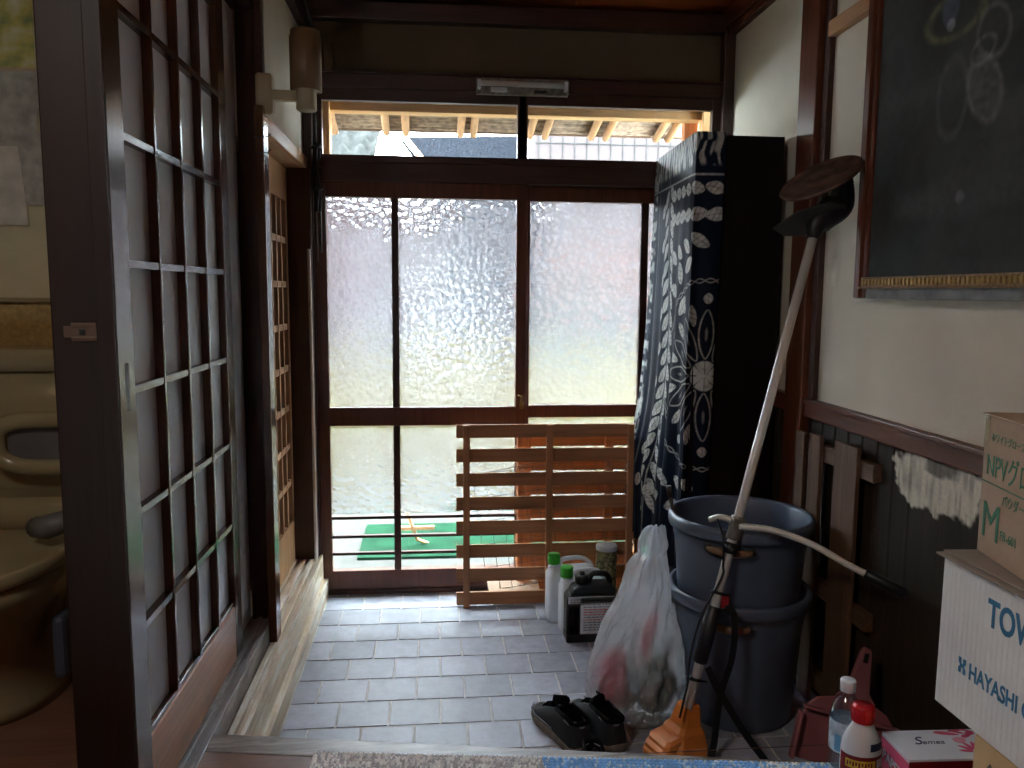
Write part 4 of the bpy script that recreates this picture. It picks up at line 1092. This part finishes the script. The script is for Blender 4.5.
for k in range(4): wrap(C_, .0467, .8, 5.2, 5.8, .292+k*.014, .296+k*.014, 1, b, 6)
b.build('label_print', [M_maroon, M_inkk], parent=rb)

rb.scale = (1.04, 1.04, 1.07); rb.location.x -= .008; rb.location.y += .012; pb.scale = (1.02, 1.02, .93); pb.location.x += .020; pb.location.y += .02
# tissue box
tz = .362
tb_ = thing('tissue_box', 'white tissue box with rose pink flowers beside the red-capped bottle', 'tissue box', (1.22, 1.73, .272))
P0 = Vector((1.108, 1.800, tz)); ux = Vector((1, -.035, 0)).normalized(); uy = Vector((-.12, -1, 0)).normalized()
Mt = frame((1.108, 1.800, .272), ux, Vector((.10, 1, 0)))    # local x right, local y away; box spans y -.125..0
hT = tz-.272
b = MB(); b.box(0,.235,-.125,0,0,hT,0,Mt); b.build('carton', M_papw, parent=tb_, bevel=.001)
b = MB(); b.box(-.0006,.0,-.125,0,0,hT-.010,0,Mt); b.box(0,.235,-.1256,-.125,0,hT-.006,1,Mt); b.build('side_print', [M_rosep, M_maroon], parent=tb_)
b = MB()
def petal(mb, cx, cy, l, w, a, z, M, m=0):
    pts = []
    for k in range(14):
        t = 2*PI*k/14; x = l/2*math.cos(t); y = w/2*math.sin(t)*(1-.3*math.cos(t)); pts.append((cx+x*math.cos(a)-y*math.sin(a), cy+x*math.sin(a)+y*math.cos(a)))
    mb.prism(pts, z, z+.0005, m, M)
for (cx, cy, l, w, a) in ((.155,-.018,.075,.014,-.22),(.185,-.012,.045,.010,-.5),(.20,-.030,.040,.012,.35),(.228,-.02,.03,.014,0),(.185,-.006,.05,.008,.1),(.215,-.008,.04,.008,-.5),(.205,-.066,.03,.012,.8)):
    petal(b, min(cx,.215), cy, l*.8, w, a, hT, Mt)
for k in range(5): a = .2+k*.55; petal(b, .185+.026*math.cos(a+.6), -.098+.026*math.sin(a+.6), .034, .010, a+.6, hT, Mt)
petal(b, .172, -.048, .034, .026, .3, hT, Mt, 1)
b.build('flower_print', [M_rosep, M_rosel], parent=tb_)
text_mesh('emea', .024, Mt @ Matrix.Translation((.070, -.062, hT+.0002)), M_inkn, 'lettering', tb_, shear=.35, xs=1.1)
text_mesh('S', .046, Mt @ Matrix.Translation((.050, -.062, hT+.0002)), M_inkn, 'lettering', tb_, shear=.5)
Ms = frame((1.108-.0012, 1.800, .272), Vector((-.10,-1,0)), Vector((0,0,1)))
text_mesh('PAPER', .036, Ms @ Matrix.Translation((.012, .030, .0)), M_papw, 'lettering', tb_, bold=.0006)

# cardboard boxes
def carton(name, label, O, xdir, wy, wx, z0, z1, mat, rz):
    """O = far-left corner (x,y); box extends toward the camera by wy and to the right by wx, turned by rz"""
    t = thing(name, label, 'box', (O[0], O[1], z0))
    M = Matrix.Translation((O[0], O[1], z0)) @ Matrix.Rotation(rz, 4, 'Z')
    b = MB(); h = z1-z0; b.box(0, wx, -wy, 0, 0, h-.002, 0, M); b.build('carton', mat, parent=t, bevel=.002)
    return t, M, h
wyT = .40
t3, M3, h3 = carton('cardboard_box', 'tan cardboard box on the raised floor at the bottom of the stack', (1.052, 1.395), 0, .42, .31, .272, .594, M_cardt, 0)
F3 = frame((1.0515, 1.395, .272), (0,-1,0), (0,0,1))
b = MB(); b.tube([F3 @ Vector((.035,.262,.0)), F3 @ Vector((.048,.285,0)), F3 @ Vector((.050,.262,0))], .0016, 6); b.tube([F3 @ Vector((.048,.285,0)), F3 @ Vector((.064,.262,0))], .0016, 6); b.build('printed_mark', M_inkk, parent=t3)
t2, M2, h2 = carton('cardboard_box', 'white corrugated box with blue lettering, middle of the stack', (1.050, 1.522), 0, .52, .32, .596, .919, M_cardw, 0)
b = MB()
for k in range(36): b.box(-.0008, .0, -.512+k*.0142, -.512+k*.0142+.007, .004, h2-.008, 0, M2)
b.build('corrugation', M_cardw, parent=t2, bevel=.0004)
b = MB(); b.box(-.016, .14, -.47, .006, h2-.004, h2, 0, M2 @ Matrix.Rotation(-.0, 4, 'Y')); b.box(-.010, .13, -.45, -.0, h2+.002, h2+.006, 0, M2 @ Matrix.Rotation(.02,4,'Y')); b.build('flap', plain('grey_brown_flap', (150,138,126), rough=.9, var=.1), parent=t2, bevel=.001)
F2 = frame((1.0485, 1.522, .596), (0,-1,0), (0,0,1))
text_mesh('TOWN', .074, F2 @ Matrix.Translation((.141, .228, 0)), M_inkb, 'lettering', t2, bold=.0020, xs=.70)
text_mesh('HAYASHI CO.', .046, F2 @ Matrix.Translation((.100, .098, 0)), M_inkb, 'lettering', t2, bold=.0010, xs=.72)
b = MB()
for s in (-1, 1):
    pts = [(.080+s*.003,.098),(.080+s*.011,.098),(.080+s*.011,.108),(.080+s*.006,.114),(.080+s*.011,.120),(.080+s*.011,.130),(.080+s*.003,.130)]
    if s > 0: pts = pts
    else: pts = pts[::-1]
    b.prism(pts, -.0003, .0004, 0, F2)
b.box(.077,.083,.110,.118,-.0003,.0004,0,F2); b.build('printed_emblem', M_inkb, parent=t2)
t1, M1, h1 = carton('cardboard_box', 'brown taped box with green lettering on top of the stack', (1.112, 1.512), 0, .36, .30, .927, 1.212, M_card, -.20)
F1 = M1 @ frame((-.0012, 0, 0), (0,-1,0), (0,0,1))
text_mesh('NPVグローブ', .060, F1 @ Matrix.Translation((.018, .165, 0)), M_inkg, 'lettering', t1, xs=.72)
text_mesh('パウダー', .026, F1 @ Matrix.Translation((.088, .118, 0)), M_inkg, 'lettering', t1, xs=.8)
text_mesh('M', .105, F1 @ Matrix.Translation((.012, .038, 0)), M_inkg, 'lettering', t1, xs=.95)
text_mesh('FR-601', .026, F1 @ Matrix.Translation((.090, .050, 0)), M_inkg, 'lettering', t1, xs=.85)
text_mesh('ホワイトグローブ', .020, F1 @ Matrix.Translation((.030, .235, 0)), M_inkg, 'lettering', t1, xs=.8)
b = MB(); b.box(.004,.36,.148,.1505,-.0003,.0003,0,F1); b.build('printed_line', M_inkg, parent=t1)
b = MB(); b.box(-.002,.30,-.05,.002,h1-.0015,h1+.0005,0,M1); b.box(-.0018,-.0012,-.022,.0,h1-.055,h1,0,M1); b.box(-.001,.012,.0,.0016,h1-.10,h1,0,M1); b.build('tape', M_tape, parent=t1)
b = MB(); b.box(-.006,.30,-.36,-.18,h1-.001,h1+.002,0,M1); b.box(-.006,.30,-.178,.004,h1-.001,h1+.002,0,M1); b.build('flap', M_card, parent=t1, bevel=.001)

# ================================================================== TOILET ROOM
tl = thing('toilet', 'ivory flush toilet seen past the dark pillar at the left edge', 'toilet', (-1.40, 2.40, .268))
b = MB(); b.loft([rrect(-1.42,2.655,.19,.085,.03,.80), rrect(-1.42,2.655,.20,.09,.03,.84), rrect(-1.42,2.655,.205,.095,.03,1.20)], 0, True); b.build('tank', M_wc, parent=tl)
b = MB(); b.loft([rrect(-1.42,2.65,.215,.105,.03,1.20), rrect(-1.42,2.65,.215,.105,.03,1.255), rrect(-1.42,2.65,.205,.095,.03,1.268)], 0, True); b.build('tank_lid', M_wc, parent=tl)
b = MB(); b.tube([(-1.205,2.56,1.17),(-1.203,2.53,1.165)], .012, 12); b.tube([(-1.205,2.53,1.165),(-1.235,2.528,1.155)], .006, 8); b.build('flush_lever', M_steel, parent=tl)
b = MB()
lv = [(.268,.13,.20,2.36),(.30,.125,.195,2.36),(.45,.12,.19,2.34),(.56,.16,.24,2.28),(.655,.20,.285,2.22),(.70,.205,.29,2.22)]
b.lathe([(1,0)], n=4) if False else None
b.loft([[(-1.40+rx*math.cos(2*PI*k/40), cy+ry*math.sin(2*PI*k/40), z) for k in range(40)] for (z, rx, ry, cy) in lv], 0, True); b.build('bowl', M_wc, parent=tl)
b = MB(); rr2 = [(.702,.208,.295),(.706,.214,.30),(.735,.214,.30),(.742,.205,.29)]
b.loft([[(-1.40+rx*math.cos(2*PI*k/40), 2.22+ry*math.sin(2*PI*k/40), z) for k in range(40)] for (z, rx, ry) in rr2], 0, True); b.build('seat', M_wc, parent=tl)
b = MB(); b.loft([rrect(-1.40,2.50,.215,.075,.02,.735), rrect(-1.40,2.50,.215,.075,.02,.80), rrect(-1.40,2.51,.19,.05,.02,.83)], 0, True); b.build('seat_base', M_wc, parent=tl)
# rounded backrest ring
b = MB(); pts = []
for k in range(48):
    a = 2*PI*k/48; ca, sa = math.cos(a), math.sin(a)
    pts.append((-1.335+.155*math.copysign(abs(ca)**.6, ca), 2.50-.01*sa, .985+.075*math.copysign(abs(sa)**.75, sa)))
pts.append(pts[0]); b.tube(pts, .026, 12); b.build('backrest_ring', M_wc, parent=tl)
b = MB(); b.box(-1.46,-1.21,2.505,2.515,.93,1.04); b.build('backrest_pad', M_wcg, parent=tl, bevel=.004)
b = MB(); b.tube([(-1.28,2.28,.79),(-1.24,2.24,.80),(-1.16,2.28,.82)], [.03,.033,.03], 16); b.build('control_arm', M_wcg, parent=tl)
b = MB(); b.box(-1.225,-1.19,2.20,2.36,.38,.56); b.build('side_panel', plain('slate_panel', (70,74,86), rough=.5), parent=tl, bevel=.015)
tl.location.x += .17
b = MB(); b.box(-2.4,-.80,2.775,2.80,1.405,1.42); struct('trim_23', b, M_wc, .002)
b = MB(); b.box(-2.4,-.80,2.795,2.80,.268,1.405); struct('wall_toilet', b, M_wctile)
# pinned papers
m, nt, out = newmat('green_landscape_picture'); bs = nd(nt,'ShaderNodeBsdfPrincipled'); nz = nd(nt,'ShaderNodeTexNoise', Scale=9.0, Detail=3.0)
nt.links.new(coords(nt,(1,1,1.2)), nz.inputs['Vector']); nt.links.new(ramp(nt, nz.outputs['Fac'], [(.35,lin((110,130,90))),(.5,lin((186,176,96))),(.65,lin((206,206,180)))]), bs.inputs['Base Color']); bs.inputs['Roughness'].default_value=.6; nt.links.new(bs.outputs[0], out.inputs['Surface'])
YW = 2.793
b = MB(); b.box(-1.55, -1.280, YW, YW+.004, 2.148, 2.60); pic = b.build('calendar', m, L=(-1.4, YW, 2.148)); tag(pic, 'green and yellow landscape picture pinned at the top left', 'picture')
q = MB(); q.box(-1.56,-1.272,YW-.003,YW+.004,2.135,2.150); q.build('border', M_card, parent=pic)
def sheet(label, pts, yoff, mat):
    b = MB(); b.prism(pts, 0, .002, 0, Matrix.Translation((0, YW-yoff, 0)) @ Matrix.Rotation(PI/2, 4, 'X'))
    o = b.build('paper_sheet', mat, L=(pts[0][0], YW-yoff, pts[0][1])); tag(o, label, 'paper'); return o
sheet('torn grey paper below the landscape picture', [(-1.48,1.72),(-1.252,1.72),(-1.250,1.88),(-1.285,1.97),(-1.268,2.06),(-1.262,2.14),(-1.48,2.14)], .0015, M_wcpg)
sheet('lower white paper sheet overlapping the torn grey paper', [(-1.56,1.655),(-1.325,1.655),(-1.335,1.80),(-1.345,1.905),(-1.56,1.905)], .006, M_wcp)
b = MB(); b.lathe([(.001,0),(.008,0),(.008,.005),(.001,.006)], n=12, M=frame((-1.395,YW-.004,2.115),(1,0,0),(0,0,1)))
tag(b.build('push_pin', M_black, L=(-1.395,YW,2.115)), 'black pin holding the grey paper on the toilet wall', 'pin')

# ================================================================== OUTSIDE
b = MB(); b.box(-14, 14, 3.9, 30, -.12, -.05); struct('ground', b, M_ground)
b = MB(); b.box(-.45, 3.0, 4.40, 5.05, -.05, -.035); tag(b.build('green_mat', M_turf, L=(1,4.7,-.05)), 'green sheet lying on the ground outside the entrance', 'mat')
b = MB(); b.tube([(-.19,4.55,.22),(-.12,4.6,.0),(-.06,4.65,-.04)], .012, 8, m=0); b.box(-.23,-.02,4.57,4.60,.065,.085)
tag(b.build('garden_stake', W['tanz'], L=(-.1,4.6,-.05)), 'pale wooden stake with a crosspiece just outside the lower glass', 'stake')
# eaves of this house
W['evx'] = wood('eaves_wood_x', (226, 180, 124), 'x', rough=.6, contrast=.25); W['evz'] = wood('eaves_wood_z', (226, 180, 124), 'z', rough=.6, contrast=.25)
ev = thing('eaves', 'wooden eaves with round rafters seen through the upper transom windows', 'eaves', (.4, 4.3, 2.2))
b = MB(); b.box(-.9, 1.8, 4.06, 4.14, 2.318, 2.50); b.build('beam', W['evx'], parent=ev, bevel=.004)
b = MB(); b.box(-.60, -.512, 4.02, 4.12, 2.0, 2.5); b.build('frame_post', W['evz'], parent=ev, bevel=.003, label='pale left post')
b = MB(); b.box(1.335, 1.60, 4.04, 4.10, 1.9, 2.5); b.build('frame_post', W['evz'], parent=ev, bevel=.003)
b = MB(); b.box(1.275, 1.345, 4.145, 4.20, 1.9, 2.5); b.build('frame_post', W['orgz'], parent=ev, bevel=.003, label='darker brown post')
slope = -.25
def ez(y): return 2.320+slope*(y-4.60)
for x in (-.555, -.275, -.168, .133, .205, .520, .607, .870, .955, 1.245, 1.315):
    b = MB(); b.tube([(x, 4.0, ez(4.0)+.035), (x+.004, 4.3, ez(4.3)+.002), (x, 4.60, ez(4.60))], [.023,.022,.020], 12); b.build('rafter', W['tany'], parent=ev)
b = MB()
M_reed = W['gryx']
for k in range(17):
    y = 4.00+k*.0385
    b.tube([(-1.2, y, ez(y)+.045), (1.9, y, ez(y)+.045+.004*math.sin(k*3))], .019, 8)
b.build('sheathing', plain('weathered_reed', (128, 108, 88), rough=.8, var=.35, nscale=30), parent=ev)
b = MB(); b.box(-1.2, 1.9, 4.62, 4.65, ez(4.62)+.02, ez(4.62)+.055); b.build('fascia', W['oldx'], parent=ev, bevel=.002)
b = MB(); vs = [(-1.4,3.85,ez(3.85)+.08),(2.1,3.85,ez(3.85)+.08),(2.1,4.66,ez(4.66)+.07),(-1.4,4.66,ez(4.66)+.07)]
b.add(vs+[(v[0],v[1],v[2]+.05) for v in vs], [(0,1,2,3),(7,6,5,4),(0,4,5,1),(1,5,6,2),(2,6,7,3),(3,7,4,0)]); b.build('roof_slab', M_tileroof, parent=ev)

# neighbour house with wavy tile roof (left)
nh = thing('neighbour_house', 'grey wavy-tiled roof of a house seen through the left transom', 'house', (-1.6, 9.0, 0))
b = MB(); nx_, ny_ = 160, 14; rows = []
for j in range(ny_+1):
    y = 7.0+j*.26
    for half in (0, 1):
        yy_ = y+(.255 if half else 0); rows.append([( -4.2+i*(3.66/nx_), yy_, 2.40+(yy_-7.0)*.50+(.060 if half == 0 else .0)+.038*math.sin(i*2*PI/7.2)) for i in range(nx_+1)])
b.loft(rows, 0, True, (False, False), closed=False); b.build('roof', M_tileroof, parent=nh)
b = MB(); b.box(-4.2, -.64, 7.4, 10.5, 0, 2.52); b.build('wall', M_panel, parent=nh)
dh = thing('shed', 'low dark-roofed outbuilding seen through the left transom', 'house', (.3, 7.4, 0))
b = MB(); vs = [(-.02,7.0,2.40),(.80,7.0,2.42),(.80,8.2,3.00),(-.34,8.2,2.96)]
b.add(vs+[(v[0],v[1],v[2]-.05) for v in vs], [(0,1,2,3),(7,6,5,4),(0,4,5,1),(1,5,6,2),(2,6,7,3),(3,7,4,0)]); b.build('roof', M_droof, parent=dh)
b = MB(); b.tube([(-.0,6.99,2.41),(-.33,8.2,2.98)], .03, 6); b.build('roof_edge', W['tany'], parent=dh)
b = MB(); b.box(-.12,.84,7.1,8.1,0,2.40); b.box(-.60,-.12,7.2,7.35,0,2.42); b.build('wall', M_panel, parent=dh)  # second box added to close the bright sky gap behind the panes
b = MB(); b.box(.30, .66, 7.04, 7.10, 1.25, 2.28); b.build('door', plain('dark_shed_door', (22,24,30), rough=.8, spec=.04), parent=dh)  # not a known door: dark patch added to vary brightness through the panes
b = MB(); b.box(-.10, .28, 7.02, 7.10, .95, 1.42); b.build('white_board', plain('white_board', (112,114,112), rough=.8, spec=.04), parent=dh)  # added bright patch, makes the pale blob in the frosted pane
b = MB(); b.box(-1.35, -.70, 7.34, 7.40, 1.15, 2.2); b.build('rose_shutter', plain('rose_shutter', (58,44,46), rough=.8, spec=.04), parent=nh)  # rose patch invented to vary brightness behind the hammered glass
pw = thing('panel_wall', 'tall pinkish white panelled wall of the building opposite', 'building', (2.6, 7.0, 0))
b = MB(); b.box(.84, 6.0, 7.0, 7.5, 0, 4.6)
b.build('wall', M_panel, parent=pw)
b = MB()
for k in range(50): b.box(.87+k*.105, .875+k*.105, 6.992, 7.0, 0, 4.6)
for z in (.6, 1.2, 1.8, 2.72, 3.3): b.box(.84, 6.0, 6.990, 7.0, z, z+.006)
b.build('panel_joints', M_tileroof, parent=pw)
b = MB(); b.box(.95, 2.2, 6.95, 6.985, 1.42, 1.62); b.build('signboard', plain('faded_orange_board', (84,58,50), rough=.8, spec=.04), parent=pw)  # added patch, gives the glass relief an unevenly bright backdrop
b = MB(); b.box(1.05, 1.5, 6.94, 6.985, .95, 1.38); b.build('grey_green_shutter', plain('grey_green_shutter', (42,50,44), rough=.8, spec=.04), parent=pw)  # added greenish patch, one more tone for the frosted glass to break up
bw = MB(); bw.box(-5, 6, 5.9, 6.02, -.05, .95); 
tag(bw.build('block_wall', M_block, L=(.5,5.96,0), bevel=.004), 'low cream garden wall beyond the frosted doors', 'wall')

# ================================================================== LIGHT
w = bpy.data.worlds.new('World'); SC.world = w; w.use_nodes = True
nt = w.node_tree; bg = nt.nodes['Background']
bg.inputs['Color'].default_value = (.80, .93, 1.0, 1); bg.inputs['Strength'].default_value = 34.0
sun = bpy.data.lights.new('Sun', 'SUN'); sun.energy = 3.0; sun.angle = .03; sun.color = (1, .95, .88)
so_ = bpy.data.objects.new('Sun', sun); COL.objects.link(so_)
d = Vector((-.55, .28, .9)).normalized(); so_.rotation_euler = d.to_track_quat('Z', 'Y').to_euler()
def area(name, loc, rot, sx, sy, e, col):
    a = bpy.data.lights.new(name, 'AREA'); a.shape = 'RECTANGLE'; a.size = sx; a.size_y = sy; a.energy = e; a.color = col
    o = bpy.data.objects.new(name, a); COL.objects.link(o); o.location = loc; o.rotation_euler = rot; return o
area('inner_room_lamp', (-1.0, .2, 2.65), (0, math.radians(-25), 0), .5, .5, 13, (1, .95, .88))  # added fill light; no such lamp is known in the inner room
pl = bpy.data.lights.new('toilet_lamp', 'POINT'); pl.energy = .55; pl.color = (1, .80, .42); pl.shadow_soft_size = .12
po = bpy.data.objects.new('toilet_lamp', pl); COL.objects.link(po); po.location = (-1.7, 1.9, 2.45)

# ================================================================== CAMERA
cam = bpy.data.cameras.new('Camera'); co = bpy.data.objects.new('Camera', cam); COL.objects.link(co)
cam.sensor_fit = 'HORIZONTAL'; cam.sensor_width = 36; cam.lens = 800/1024*36; cam.clip_start = .02
yaw, pitch, roll = .0938, .1145, .0072
cy, sy = math.cos(yaw), math.sin(yaw)
fwd = Vector((sy, cy, 0)); right = Vector((cy, -sy, 0)); up = Vector((0,0,1))
f2 = fwd*math.cos(pitch)-up*math.sin(pitch); u2 = up*math.cos(pitch)+fwd*math.sin(pitch)
r3 = right*math.cos(roll)+u2*math.sin(roll); u3 = u2*math.cos(roll)-right*math.sin(roll)
Mc = Matrix((r3, u3, -f2)).transposed().to_4x4(); Mc.translation = Vector((0, 0, 1.45))
co.matrix_world = Mc
SC.camera = co
vs_ = SC.view_settings; vs_.view_transform = 'Standard'; vs_.look = 'None'; vs_.gamma = 1; vs_.exposure = .6; vs_.use_curve_mapping = False
cy_ = SC.cycles; cy_.max_bounces = 10; cy_.diffuse_bounces = 6; cy_.transparent_max_bounces = 24; cy_.use_denoising = True
cy_.sample_clamp_indirect = 60.0; cy_.caustics_reflective = False
